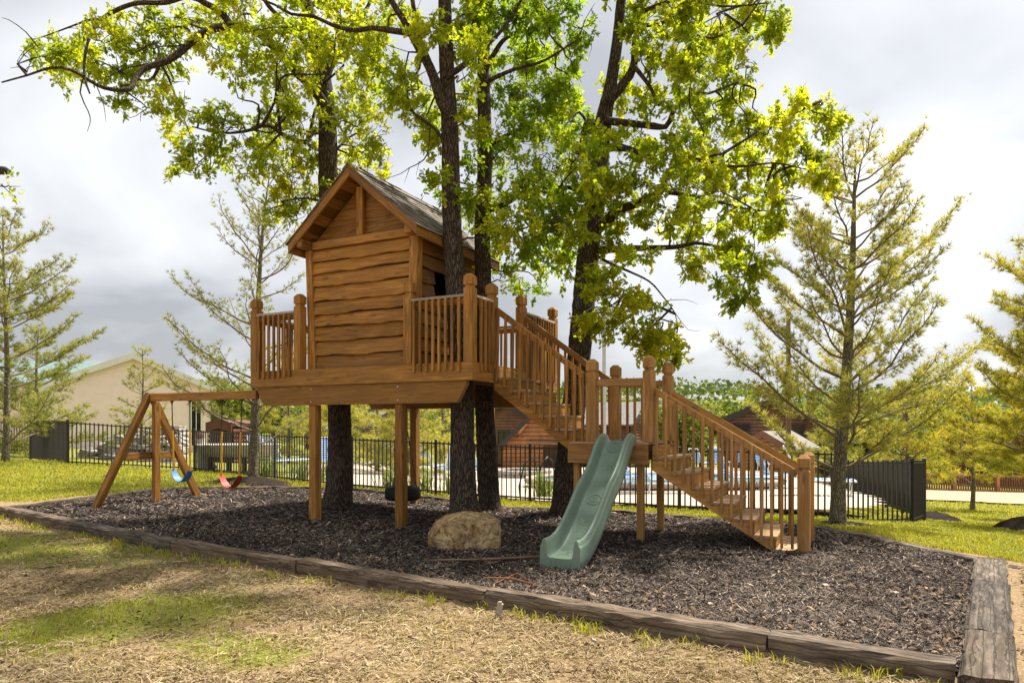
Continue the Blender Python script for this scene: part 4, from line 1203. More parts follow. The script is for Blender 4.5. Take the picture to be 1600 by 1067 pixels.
# left oak, behind the cabin
Y0 = 12.25
def yy(path, y0, y1): n = len(path); return [(x, y, y0+(y1-y0)*i/(n-1)) for i, (x, y) in enumerate(path)]
o, n = oak(at(528, 797, Y0), 'leftmost oak, its trunk rising behind the cabin and its boughs reaching far left',
  yy([(527, 812), (528, 790), (530, 740), (530, 640), (522, 450), (514, 300), (512, 220), (508, 150), (498, 80), (482, 20), (470, -60), (450, -220), (440, -400)], Y0, Y0+.2),
  [.38, .275, .23, .20, .185, .17, .165, .15, .125, .11, .09, .06, .02],
  [(yy([(512, 170), (490, 140), (462, 110), (432, 78), (405, 52), (372, 42), (335, 45), (308, 58), (285, 78), (262, 95), (226, 107), (210, 126), (202, 140), (172, 139), (150, 132), (112, 110), (80, 106), (42, 118), (2, 129)], Y0, 9.6), .10, .010),
   (yy([(362, 42), (345, 20), (322, 6), (295, -6), (258, 4), (215, 5), (182, 16), (157, 32), (140, 58), (132, 92), (132, 122), (140, 146)], 10.9, 9.7), .06, .012),
   (yy([(510, 204), (486, 208), (478, 222), (448, 214), (418, 196), (384, 205), (344, 208), (300, 198)], Y0, 10.6), .065, .010),
   (yy([(505, 130), (540, 60), (575, 10), (600, -60)], Y0, Y0+.8), .07, .02), (yy([(505, 130), (470, 60), (420, 10), (380, -60), (300, -140)], Y0, 11), .06, .02),
   (yy([(512, 250), (545, 215), (580, 200)], Y0, 12.6), .03, .01), (yy([(520, 320), (480, 310), (440, 315)], Y0, 11.9), .03, .01),
   (yy([(485, 30), (430, -90), (300, -220), (150, -300)], Y0, 9.5), .07, .02), (yy([(475, -40), (560, -160), (640, -300)], Y0, 11), .06, .02)],
  [(70,95,38,28),(120,75,45,28),(110,110,50,25),(165,105,50,30),(185,150,40,18),(205,85,40,30),(235,45,55,35),(160,60,30,22),(290,35,50,30),(265,105,25,18),(255,130,20,10),(330,25,50,30),(345,75,45,22),(395,20,50,30),(400,90,45,35),(450,45,50,40),(455,115,50,35),(430,160,45,30),(375,105,30,20),
   (330,175,45,20),(275,180,35,22),(265,215,30,20),(300,240,45,28),(360,215,50,28),(300,270,28,16),(420,220,50,30),(380,255,45,20),(450,265,45,30),(470,300,45,28,12.3),(430,325,35,20,12.2),(470,335,30,18,12.3),(490,250,30,30,12.5),(470,190,40,30),
   (500,60,45,45),(540,30,45,40),(560,90,35,40),(545,140,40,35),(555,200,40,35),(585,215,25,22),(560,245,40,20,12.6),(530,280,25,20,12.6),(590,270,18,12,12.8),(510,15,40,30),
   (440,-40,90,40,11.5,.3),(300,-60,110,40,10.5,.3),(560,-60,80,50,12,.3),(480,-160,120,60,11.5,.3),(330,-200,120,70,10.5,.3),(180,-120,110,60,9.8,.25),(180,-290,110,70,9.8,.25),(620,-250,90,70,11,.25),(40,-160,90,60,9,.35)],  # unseen crown above the frame, added to cast dappled shade
  11.3, M['oak_leaf'], 1.7, .082, 3,
  [(yy([(132, 118), (125, 145), (138, 175), (141, 190), (136, 206)], 9.7, 9.6), .012, .003), (yy([(150, 132), (162, 165), (165, 190)], 9.9, 9.8), .008, .002), (yy([(60, 75), (40, 50), (15, 32), (2, 28)], 9.7, 9.6), .010, .003), (yy([(190, 20), (175, 50), (183, 70)], 10, 9.9), .007, .002)])
NL.append(n)
# two trunks through the deck
Y1 = 10.42
o, n = oak(at(726, 806, Y1), 'forked oak with lit rough trunk standing right behind the boulder',
  yy([(727, 830), (727, 805), (725, 770), (723, 700), (721, 600), (715, 500), (709, 400), (705, 300), (702, 200), (699, 120), (696, 40), (695, -30), (700, -160), (710, -330)], Y1, Y1+.15),
  [.34, .25, .205, .185, .172, .160, .150, .142, .130, .115, .105, .095, .06, .02],
  [(yy([(703, 185), (690, 160), (677, 120), (664, 92), (652, 72), (640, 48), (628, 28), (612, 2), (600, -30), (560, -120)], Y1, 9.9), .095, .03),
   (yy([(668, 96), (655, 60), (648, 25), (642, -20)], 10.3, 10.4), .06, .03),
   (yy([(640, 52), (610, 48), (580, 44), (555, 48), (520, 40), (490, 26), (455, 22), (430, 8), (400, -4)], 10.1, 9.6), .05, .012),
   (yy([(705, 260), (690, 215), (672, 195), (650, 180), (625, 150), (600, 120)], Y1, 10.0), .035, .008),
   (yy([(700, 120), (740, 90), (790, 40), (830, -30)], Y1, 9.8), .05, .015), (yy([(696, -20), (640, -130), (560, -260)], Y1, 8.6), .07, .02), (yy([(697, -40), (780, -170), (860, -300)], Y1, 8.4), .07, .02),
   (yy([(700, -100), (690, -220), (660, -360)], Y1, 7.2), .06, .02)],
  [(620,25,40,30),(600,90,40,25),(640,130,35,30),(610,150,35,25),(640,170,35,22),(660,190,30,30),(665,50,30,40),(720,40,35,45),(690,225,30,20),(735,100,28,45),(720,160,22,40),(745,190,25,30),(580,60,35,25),(675,140,25,25),(690,290,18,20),
   (800,350,55,28,9.9),(770,330,30,25),
   (620,-60,90,50,9.8,.3),(740,-70,90,50,10,.3),(560,-180,100,70,8.8,.3),(700,-200,110,70,9,.3),(850,-200,100,70,8.6,.3),(660,-380,120,80,7.2,.3),(850,-380,120,80,7.6,.3),(520,-340,100,80,7.8,.3)],  # out-of-view upper clumps, added sparse to dapple the ground
  10.6, M['oak_leaf'], 2.0, .08, 21,
  [(yy([(672, 200), (668, 240), (655, 255), (640, 262), (625, 272), (600, 280)], 10.1, 9.9), .012, .003), (yy([(655, 252), (650, 275)], 10, 9.9), .006, .002), (yy([(640, 262), (632, 285)], 10, 9.9), .006, .002)])
NL.append(n)
Y2 = 11.2
o, n = oak(at(764, 811, Y2), 'slim dark oak just right of the forked one, rising beside the deck railing',
  yy([(768, 828), (767, 808), (764, 780), (760, 700), (757, 600), (755, 450), (754, 350), (757, 280), (757, 200), (755, 100), (760, 30), (766, -60), (772, -200), (770, -350)], Y2, Y2+.1),
  [.31, .21, .18, .165, .15, .135, .125, .12, .115, .10, .09, .08, .05, .02],
  [(yy([(757, 330), (790, 318), (820, 300), (850, 292), (880, 294), (905, 288)], Y2, 10.7), .055, .012), (yy([(757, 355), (780, 362), (805, 362), (835, 350)], Y2, 10.9), .035, .01),
   (yy([(757, 230), (790, 212), (830, 190), (870, 150)], Y2, 11.5), .05, .012), (yy([(757, 110), (790, 60), (830, 45), (880, 20)], Y2, 11.6), .05, .012), (yy([(760, 60), (740, 20), (720, -30)], Y2, 11.6), .04, .012),
   (yy([(757, 130), (800, 110), (850, 95), (905, 60)], Y2, 10.6), .04, .012), (yy([(768, -80), (850, -160), (920, -260)], Y2, 10), .05, .02)],
  [(790,25,40,35),(840,20,45,35),(880,50,35,35),(800,85,45,35),(850,95,45,35),(900,95,22,30),(780,140,40,35),(830,150,45,35),(875,150,35,30),(790,200,40,35),(840,205,45,35),(885,210,35,30),(780,255,40,30),(830,260,45,35),(880,265,40,30),(790,300,40,25),(845,305,40,25),(885,320,30,25),(820,335,45,22),(770,350,35,22),(810,390,45,28),(860,375,40,25),(800,425,35,22),(850,420,35,22),(740,300,28,25),(725,340,25,20),(745,60,30,40),(740,250,22,30),(770,400,20,22),(830,450,25,12),(900,180,30,40),(905,250,28,40),(870,340,40,35),(900,390,25,30),(870,410,25,25),(880,130,35,30),(760,20,40,30),(860,10,40,25),(700,330,20,25,12.5),(690,300,18,18,12.5),
   (800,-40,90,40,11,.3),(900,-60,80,50,10.5,.3),(780,-170,100,70,10.6,.3),(930,-230,100,70,9.8,.3),(780,-330,100,70,10.2,.25)],  # unseen top of this crown, added for its shade below
  11.4, M['oak_leaf_b'], 2.1, .076, 33)
NL.append(n)
Y3 = 11.2
o, n = oak(at(882, 811, Y3), 'big oak behind the slide with wide boughs spreading to the right',
  yy([(874, 832), (880, 808), (885, 770), (890, 700), (898, 620), (907, 530), (914, 450), (922, 380), (930, 310), (938, 240), (943, 190), (955, 130), (964, 70), (970, 10), (974, -60), (980, -200), (985, -360)], Y3, Y3+.2),
  [.38, .255, .215, .198, .192, .188, .182, .175, .165, .15, .135, .10, .09, .082, .07, .045, .02],
  [(yy([(922, 368), (940, 352), (965, 330), (990, 320), (1018, 308), (1036, 296), (1040, 272), (1062, 258), (1092, 248), (1130, 240)], Y3, 10.2), .105, .02),
   (yy([(918, 392), (950, 390), (1000, 388), (1055, 386), (1085, 380), (1115, 384)], Y3, 10.6), .075, .02),
   (yy([(938, 232), (965, 230), (990, 236), (1010, 246), (1035, 256)], Y3, 10.6), .085, .02),
   (yy([(945, 188), (975, 192), (1010, 195), (1040, 198), (1050, 178), (1062, 160), (1085, 146), (1108, 146), (1150, 130)], Y3, 10.7), .07, .015),
   (yy([(950, 160), (975, 130), (990, 105), (992, 70), (1000, 30), (1005, -10), (1020, -80)], Y3, 10.8), .085, .03),
   (yy([(1000, 40), (1030, 38), (1055, 28), (1070, 45), (1110, 60), (1160, 40)], 10.8, 10.5), .035, .01),
   (yy([(992, 105), (1015, 135), (1030, 165)], 10.9, 10.5), .04, .02),
   (yy([(930, 195), (918, 190), (908, 225), (902, 240)], Y3, 10.9), .06, .025), (yy([(925, 205), (905, 175), (893, 190)], Y3, 10.9), .03, .01),
   (yy([(935, 330), (905, 300), (870, 292), (835, 300)], Y3, 10.5), .04, .01),
   (yy([(930, 398), (955, 412), (985, 425), (1015, 440), (1035, 462), (1055, 490), (1058, 512)], Y3, 10.4), .028, .005),
   (yy([(1130, 240), (1170, 215), (1210, 190), (1260, 170)], 10.2, 9.8), .025, .006), (yy([(1090, 250), (1150, 260), (1210, 255), (1260, 265)], 10.3, 10), .03, .006), (yy([(1040, 300), (1100, 310), (1160, 325), (1200, 330)], 10.6, 10), .035, .006), (yy([(1115, 384), (1150, 410), (1165, 440)], 10.6, 10.3), .02, .005),
   (yy([(1000, 20), (1060, 0), (1130, 10), (1200, 5)], 10.8, 10), .035, .008), (yy([(972, -30), (1060, -160), (1150, -260)], Y3, 10), .07, .02), (yy([(974, -60), (900, -200), (840, -330)], Y3, 9.2), .06, .02), (yy([(905, 500), (930, 480), (965, 490)], Y3, 10.8), .02, .006)],
  [(1020,15,45,30),(1075,20,45,30),(1130,25,45,30),(1185,15,40,25),(1205,40,20,15),(1060,65,45,28),(1110,80,45,28),(1160,65,30,22),(1090,115,45,25),(1140,110,30,20),(1030,80,30,25),(960,130,25,35),(1010,150,30,22),(1060,160,40,22),(1110,165,35,22),
   (1150,165,35,18),(1195,178,35,16),(1235,165,28,14),(1275,170,26,14),(1295,185,12,10),(1000,215,40,22),(1060,215,40,22),(1115,210,40,22),(1165,215,40,22),(1215,215,40,20),(1250,225,25,15),(1040,255,45,25),(1100,265,45,25),(1155,260,45,25),(1210,262,42,22),(1255,262,35,18),(1285,275,14,10),
   (990,285,40,25),(1050,300,40,25),(1105,310,45,25),(1160,310,45,25),(1205,310,35,20),(980,340,35,22),(1030,345,35,18),(1085,350,40,22),(1140,355,40,22),(1185,365,30,18),(1210,345,22,15),(1100,395,35,20),(1150,400,35,20),(1180,420,20,14),(1145,440,28,16),(1165,465,14,10),(1075,420,25,14),
   (940,290,35,30),(910,320,35,25),(920,260,30,28),(945,220,20,20),(895,350,28,22),(960,370,25,18),(990,405,28,16),(955,420,22,20),(945,455,25,20),(930,490,28,18),(975,475,30,18),(1010,490,30,20),(1035,525,28,18),(1000,530,22,14),(960,510,25,16),(1045,560,18,16),(1025,550,18,14),(910,515,22,14),(1000,60,20,30),
   (1060,-50,110,45,10.6,.3),(960,-60,70,50,10.9,.25),(1180,-60,80,45,10.2,.25),(1100,-180,120,70,10,.3),(940,-200,100,70,9.6,.3),(830,-330,100,70,9,.25),(1010,-320,110,70,9.8,.25)],  # leaf clumps above the view, added to break up the sunlight
  10.7, M['oak_leaf'], 2.1, .093, 47,
  [(yy([(1056, 490), (1075, 515), (1095, 516)], 10.4, 10.3), .006, .002), (yy([(1040, 470), (1070, 468), (1090, 475)], 10.4, 10.2), .006, .002), (yy([(905, 60), (915, 30), (930, 5)], 11, 11), .01, .003), (yy([(900, 40), (925, 60), (920, 90)], 11, 11), .008, .002)])
NL.append(n)
# oak outside the left edge: only a low spray shows
o, n = oak(at(-330, 800, 12.0), 'oak outside the left edge with only a leafy twig tip in view', yy([(-330, 830), (-330, 500), (-335, 200), (-340, -100)], 12, 12), [.3, .22, .17, .06],
  [(yy([(-332, 330), (-200, 300), (-80, 285), (10, 292)], 12, 11.6), .07, .008)], [(4,290,4,4,11.6,.01),(16,293,5,3,11.6,.01),(-150,300,50,30,11.8,.25),(-300,150,120,90,12,.3),(-380,0,120,90,12,.25)], 12, M['oak_leaf'], .5, .09, 55)
NL.append(n)
print('oak leaves', NL)

# ------------------------------------------------------------------ pines
NEED_N = 11
def tuft_template():
    r = np.random.default_rng(2); V = []; Fc = []
    for i in range(NEED_N):
        a = 2*math.pi*i/NEED_N+r.uniform(-.3, .3); el = r.uniform(.35, 1.25)
        d = np.array([math.cos(a)*math.sin(el), math.cos(el), math.sin(a)*math.sin(el)])
        s = np.cross(d, r.normal(0, 1, 3)); s /= np.linalg.norm(s); L = r.uniform(.75, 1.05); w = .045
        k = len(V); V += [tuple(-s*w), tuple(s*w), tuple(d*L)]; Fc.append([k, k+1, k+2])
    return np.array(V), np.array(Fc)
TUFT_V, TUFT_F = tuft_template()
def pine(x, y, H, mat, label, seed, spread=.36, trunk_r=.09, tufts=1.0, tsize=.13, first=.14, lean=(0, 0), n_whorl=11, up=.55, z=None, pw=.70, skip=(), sparse=0.0):
    r = np.random.default_rng(seed)
    z = gz(x, y)-.05 if z is None else z
    root = empty('pine_tree', (x, y, z), r.uniform(0, 6.28) if False else 0, label, 'pine tree', 'white pines round the pool fence')
    V = []; Fq = []; B = Vector((x, y, z))
    tp = [B+Vector((lean[0]*t*t+.05*math.sin(t*5+seed), lean[1]*t*t+.04*math.cos(t*4), H*t)) for t in np.linspace(0, 1, 12)]
    ta, tr = bark_tube(V, Fq, tp, [trunk_r*(1.25 if i == 0 else 1)*(1-i/11.0)**.85+.008 for i in range(12)], 10, seed, .03, .2)
    BV = []; BF = []; P = []; D = []
    for w in range(n_whorl):
        f = first+(1-first)*(w/(n_whorl-.4))**.92
        nb = r.integers(4, 7) if w < n_whorl-2 else r.integers(3, 5)
        a0 = r.uniform(0, 6.28)
        for k in range(nb):
            if r.uniform() < sparse: continue
            az = a0+2*math.pi*k/nb+r.uniform(-.3, .3)
            L = H*spread*(1-f)**pw*r.uniform(.52, 1.2)+.16*H*.25
            ff = min(max(f+r.uniform(-.035, .035), .03), .985)
            s = np.array([np.interp(ff, np.linspace(0, 1, len(ta)), ta[:, i]) for i in range(3)])
            rise = up+.55*f+r.uniform(-.28, .28)
            d0 = np.array([math.cos(az), math.sin(az), rise*.55]); d1 = np.array([math.cos(az+r.uniform(-.25, .25)), math.sin(az+r.uniform(-.25, .25)), rise*1.25])
            d0 /= np.linalg.norm(d0); d1 /= np.linalg.norm(d1)
            pts = [s]; nn = 6
            for q in range(nn):
                dd = d0*(1-q/(nn-1))+d1*(q/(nn-1))+r.normal(0, .12, 3); dd /= np.linalg.norm(dd); pts.append(pts[-1]+dd*L/nn)
            r0 = min(trunk_r*.36, .006+.0075*L)
            bark_tube(BV, BF, [Vector(p) for p in pts], [r0*(1-i/(nn+1))+.003 for i in range(nn+1)], 5, seed+k, .0, .3)
            pts = np.array(pts)
            # side shoots with tufts
            ns = max(4, int(L*9*tufts))
            for q in range(ns):
                t = .22+.78*(q+r.uniform(0, 1))/ns
                c = np.array([np.interp(t, np.linspace(0, 1, nn+1), pts[:, i]) for i in range(3)])
                ax = pts[min(int(t*nn)+1, nn)]-pts[min(int(t*nn), nn-1)]; ax /= np.linalg.norm(ax)
                sd = np.cross(ax, [0, 0, 1.0]); sd /= np.linalg.norm(sd)+1e-9
                sg = 1 if q % 2 else -1
                dv = ax*.8+sd*sg*r.uniform(.3, 1.0)+np.array([0, 0, r.uniform(-.1, .5)]); dv /= np.linalg.norm(dv)
                sl2 = L*.30*(1.12-t)*r.uniform(.6, 1.3)+.06
                e_ = c+dv*sl2
                bark_tube(BV, BF, [Vector(c), Vector(e_)], [.006, .003], 3, 1, 0, .5)
                m = max(2, int(sl2/.075*tufts))
                for i in range(m):
                    tt = .35+.65*(i+1)/m
                    P.append(c+(e_-c)*tt+r.normal(0, .03, 3)); D.append(dv+r.normal(0, .45, 3)+np.array([0, 0, .25]))
            P.append(pts[-1]); D.append(pts[-1]-pts[-2])
    for i in range(6): P.append(ta[-1]+r.normal(0, .06, 3)); D.append(np.array([0, 0, 1])+r.normal(0, .4, 3))
    put('trunk', _mesh('trunk', V, Fq), M['pine_bark'], root, I4)
    put('branches', _mesh('branches', BV, BF), M['pine_twig'], root, I4)
    P = np.array(P); D = np.array(D); n = len(P)
    tint = np.clip(r.normal(.45, .2, n)+.9*(fbm(P[:, 0]*1.1+P[:, 1], P[:, 2]*1.1, seed)-.5), 0, 1)
    leaves(P, D, tsize*r.uniform(.7, 1.2, n), mat, 'crown', root, tint, TUFT_V, TUFT_F, .0)
    return root, n
PN = []
a = at(1315, 822, 11.3)
PN.append(pine(a.x, a.y, 6.25, M['needle'], 'tall sparse yellow-green pine beside the bottom of the stairs', 5, .40, .115, 1.35, .125, .17, (.25, 0), 13, .62, pw=.40, sparse=.12)[1])
a = at(8, 735, 19.0)
PN.append(pine(a.x, a.y, 6.9, M['needle_green'], 'pale green pine at the left edge behind the lawn', 12, .47, .085, 1.2, .15, .10, (0, 0), 12, .48, pw=.55, sparse=.1)[1])
a = at(393, 754, 16.6)
PN.append(pine(a.x, a.y, 7.6, M['needle_green'], 'thin sparse pine with bare lower twigs just left of the treehouse', 19, .35, .115, .85, .125, .16, (.5, 0), 11, .70, sparse=.12, pw=.5)[1])
a = at(222, 730, 23.5)
PN.append(pine(a.x, a.y, 3.9, M['needle'], 'small yellow-green pine in front of the beige building', 23, .33, .05, 1.0, .15, .12, (0, 0), 8, .35)[1])
a = at(1655, 830, 13.5)
PN.append(pine(a.x, a.y, 6.2, M['needle_sunlit'], 'golden pine at the right edge', 29, .48, .12, 1.5, .15, .22, (0, 0), 11, .25)[1])
a = at(1655, 780, 19.5)
PN.append(pine(a.x, a.y, 6.2, M['needle_sunlit'], 'second golden pine standing further back at the right edge', 31, .50, .12, 1.4, .2, .26, (0, 0), 11, .15)[1])
for (px, Y, H, sd, lab, mt, ts) in ((1415, 24, 4.6, 37, 'golden pine behind the fence corner, right of the tall pine', 'needle_sunlit', .24), (1520, 27, 5.0, 38, 'bushy yellow pine in front of the maroon building', 'needle_sunlit', .26), (590, 27, 4.6, 41, 'pale pine beyond the pool, left of the front right support post', 'needle', .26), (690, 30, 4.8, 43, 'pale pine beyond the pool seen through the support posts', 'needle', .28), (450, 31, 5.0, 44, 'pale pine beyond the pool left of the front left support post', 'needle', .28),
    (530, 34, 5.2, 46, 'pale pine far beyond the pool behind the left oak trunk', 'needle', .3), (1300, 30, 4.6, 47, 'yellow-green pine standing beyond the fence directly behind the tall pine', 'needle', .27), (640, 25, 4.0, 49, 'short pale pine beyond the pool behind the tyre swing', 'needle', .25), (-120, 24, 7.0, 51, 'pale green pine just outside the left edge', 'needle_green', .2), (60, 23, 4.4, 52, 'low pale pine at the left end of the fence', 'needle_green', .2)):
    a = at(px, 700, Y)
    PN.append(pine(a.x, a.y, H, M[mt], lab, sd, .50, .08, .75*15/Y+.3, ts, .24 if mt == 'needle_sunlit' else .06, (0, 0), 9, .22)[1])
print('pine tufts', PN)
# ------------------------------------------------------------------ steel pool fence
def metal_fence(label, runs, mat, spacing=.105, Hh=1.18, single=True):
    a = Vector(runs[0][0])
    root = empty('metal_fence', a, 0, label, 'fence')
    pick = box_mesh(Hh, .024, .024, 0, mat); pos = []
    post = box_mesh(Hh+.10, .06, .06, .006, mat)
    for run_ in runs:
        for i in range(len(run_)-1):
            p = Vector(run_[i]); q = Vector(run_[i+1]); L = (q-p).length; np_ = max(1, round(L/2.4))
            for k in range(np_):
                s = p+(q-p)*(k/np_); e = p+(q-p)*((k+1)/np_)
                for h in (.09, Hh-.015): beam('rail', s+Vector((0,0,h)), e+Vector((0,0,h)), .028, .032, mat, root, bev=0)
                put('post', post, None, root, Matrix.Translation(s+Vector((0,0,(Hh+.10)/2-.03))) @ UPZ)
                n = max(2, int((e-s).length/spacing))
                for j in range(1, n):
                    c = s+(e-s)*(j/n); pos.append(c+Vector((0,0,Hh/2+.03)))
        put('post', post, None, root, Matrix.Translation(Vector(run_[-1])+Vector((0,0,(Hh+.10)/2-.03))) @ UPZ)
    pos.sort(key=lambda c: c.y)
    for c in pos[:300]: put('picket', pick, None, root, Matrix.Translation(c) @ UPZ)
    if len(pos) > 300:
        mb = MB()
        for c in pos[300:]: mb.box(c, (.019, .019, Hh))
        tag(mb.build('far_pickets', mat, root, I4), kind='stuff')
    return root
metal_fence('long dark steel picket fence running behind the playground along the pool', [FL, FR], M['bronze_metal'])
metal_fence('dark steel fence going away from the right corner down the slope', [RET], M['bronze_metal'])
LRET = [(-12.3, 18.9, .45), (-14.8, 21.0, .5), (-18.5, 26.5, .5), (-34, 27.5, .6)]
metal_fence('dark steel fence going away behind the left lawn', [LRET], M['bronze_metal'])
for k, (a, b) in enumerate(((-17.4, 25.4), (-15.8, 23.2), (-19.6, 26.9), (-21.2, 26.8))):
    n = 220; x = a+RNG.normal(0, .32, n); y = b+RNG.normal(0, .22, n)
    o = blades('ornamental_grass', x, y, ground_z(x, y), RNG.uniform(.4, 1.05, n), RNG.uniform(.02, .035, n), RNG.uniform(.1, .6, n), M['tall_blade'], RNG.uniform(.3, 1, n))
    del o['kind']; tag(o, ['tall ornamental grass clump nearest the bend of the left fence', 'tall grass clump inside the left fence corner', 'tall grass clump along the far left fence', 'leftmost tall grass clump along the far left fence'][k], 'grass clump', 'grass clumps by the left fence')
# strappy plants behind the pool fence
pl = [(500, 15.7+2.2), (415, 18.6), (470, 18.2), (610, 16.4), (705, 16.0), (850, 15.4), (660, 16.3)]
for k, (px, Y) in enumerate(pl):
    c = at(px, 700, Y); n = 90; x = c.x+RNG.normal(0, .13, n); y = c.y+RNG.normal(0, .10, n)
    o = blades('strappy_plant', x, y, np.maximum(pool_z(x, y), terr(x, y))+.04, RNG.uniform(.3, .8, n), RNG.uniform(.018, .03, n), RNG.uniform(.15, .8, n), M['tall_blade'], RNG.uniform(.0, .7, n))
    del o['kind']; tag(o, ['strappy green plant behind the fence left of the front left support post', 'strappy plant behind the fence under the swing beam end', 'strappy plant behind the fence beside the thin pine', 'strappy plant behind the fence between the trunk and the support post', 'strappy plant behind the fence left of the forked oak', 'strappy plant behind the fence left of the big oak', 'strappy plant behind the fence beside the tyre swing'][k], 'plant', 'plants along the pool fence')

# ------------------------------------------------------------------ stone waterfall and basin on the left
wf_o = at(200, 727, 23.5)
wf = empty('stone_waterfall', wf_o, 0, 'stacked grey ledge stones of a rock waterfall behind the left fence', 'rock waterfall')
rr = np.random.default_rng(8)
def slab(c, d, rot, seed):
    bm = bmesh.new(); bmesh.ops.create_cube(bm, size=1); bmesh.ops.subdivide_edges(bm, edges=bm.edges[:], cuts=1, use_grid_fill=True)
    r = np.random.default_rng(seed)
    for v in bm.verts:
        l = math.hypot(v.co.x, v.co.y)
        k = 1-.12*(l > .6)
        v.co = Vector((v.co.x*d[0]*k+r.normal(0, .025), v.co.y*d[1]*k+r.normal(0, .025), v.co.z*d[2]+r.normal(0, .014)))
    me = bpy.data.meshes.new('stone'); bm.to_mesh(me); bm.free()
    put('stone', me, M['grey_stone'], wf, Matrix.Translation(c) @ Matrix.Rotation(rot, 4, 'Z'))
sd = 0
for row in range(9):
    z = wf_o.z+.05+row*.155
    x0 = -1.85+.036*row*row; x1 = 1.65-.008*row*row
    x = x0
    while x < x1:
        w = max(.22, min(rr.uniform(.35, .9), x1-x)); sd += 1
        slab(wf_o+Vector((x+w/2, .14*row+rr.uniform(-.14, .14), z-wf_o.z+rr.uniform(-.02, .02))), (w, .7, .15), rr.uniform(-.12, .12), sd); x += w*.96
    if row < 7:
        for q in range(2):
            sd += 1; slab(wf_o+Vector((rr.uniform(x0, x1-.4), .14*row-.35, z-wf_o.z-.03)), (rr.uniform(.5, .9), .5, .13), rr.uniform(-.4, .4), sd)
# raised basin with a ball on its pillar
bc = at(372, 705, 20.6)
bs = empty('stone_basin', Vector((bc.x, bc.y, gz(bc.x, bc.y))), 0, 'wide pale cast stone basin on dark legs behind the fence near the thin pine', 'basin')
mb = MB(); NN = 36; V = []; Fc = []
pr = [(.0, -.12), (1.0, -.16), (1.12, .0), (1.22, .16), (1.26, .20), (1.16, .20), (1.10, .12), (.9, .02), (0, .0)]
for i in range(NN):
    a = 2*math.pi*i/NN
    for (r_, z_) in pr: V.append((bc.x+r_*1.02*math.cos(a), bc.y+r_*.8*math.sin(a), bc.z+.02+z_))
m_ = len(pr)
for i in range(NN):
    for j in range(m_-1): Fc.append((i*m_+j, i*m_+j+1, ((i+1) % NN)*m_+j+1, ((i+1) % NN)*m_+j))
mb.add(V, Fc, True); mb.build('bowl', M['basin_stone'], bs, I4)
g0 = gz(bc.x, bc.y)
for (dx, dy) in ((-.7, -.3), (.7, -.3), (0, .5), (-.1, -.45)):
    mb = MB(); mb.tube([(bc.x+dx, bc.y+dy, g0-.1), (bc.x+dx, bc.y+dy, bc.z-.09)], .08, 8); mb.build('leg', M['dark_wood_shade'], bs, I4)
pb = at(312, 700, 20.9)
pil = empty('ball_pillar', Vector((pb.x, pb.y, gz(pb.x, pb.y))), 0, 'pale flared pillar topped by a brown ball beside the stone basin', 'pillar')
mb = MB(); g1 = gz(pb.x, pb.y); mb.tube([(pb.x+.25, pb.y, g1-.05), (pb.x+.1, pb.y, g1+.35), (pb.x, pb.y, g1+.8), (pb.x-.02, pb.y, g1+.92)], [.30, .17, .15, .18], 12); mb.build('shaft', M['basin_stone'], pil, I4)
bm = bmesh.new(); bmesh.ops.create_uvsphere(bm, u_segments=16, v_segments=10, radius=.13); me = bpy.data.meshes.new('ball'); bm.to_mesh(me); bm.free(); me.polygons.foreach_set('use_smooth', [True]*len(me.polygons))
put('ball', me, M['rust'], pil, Matrix.Translation((pb.x-.02, pb.y, g1+1.04)))

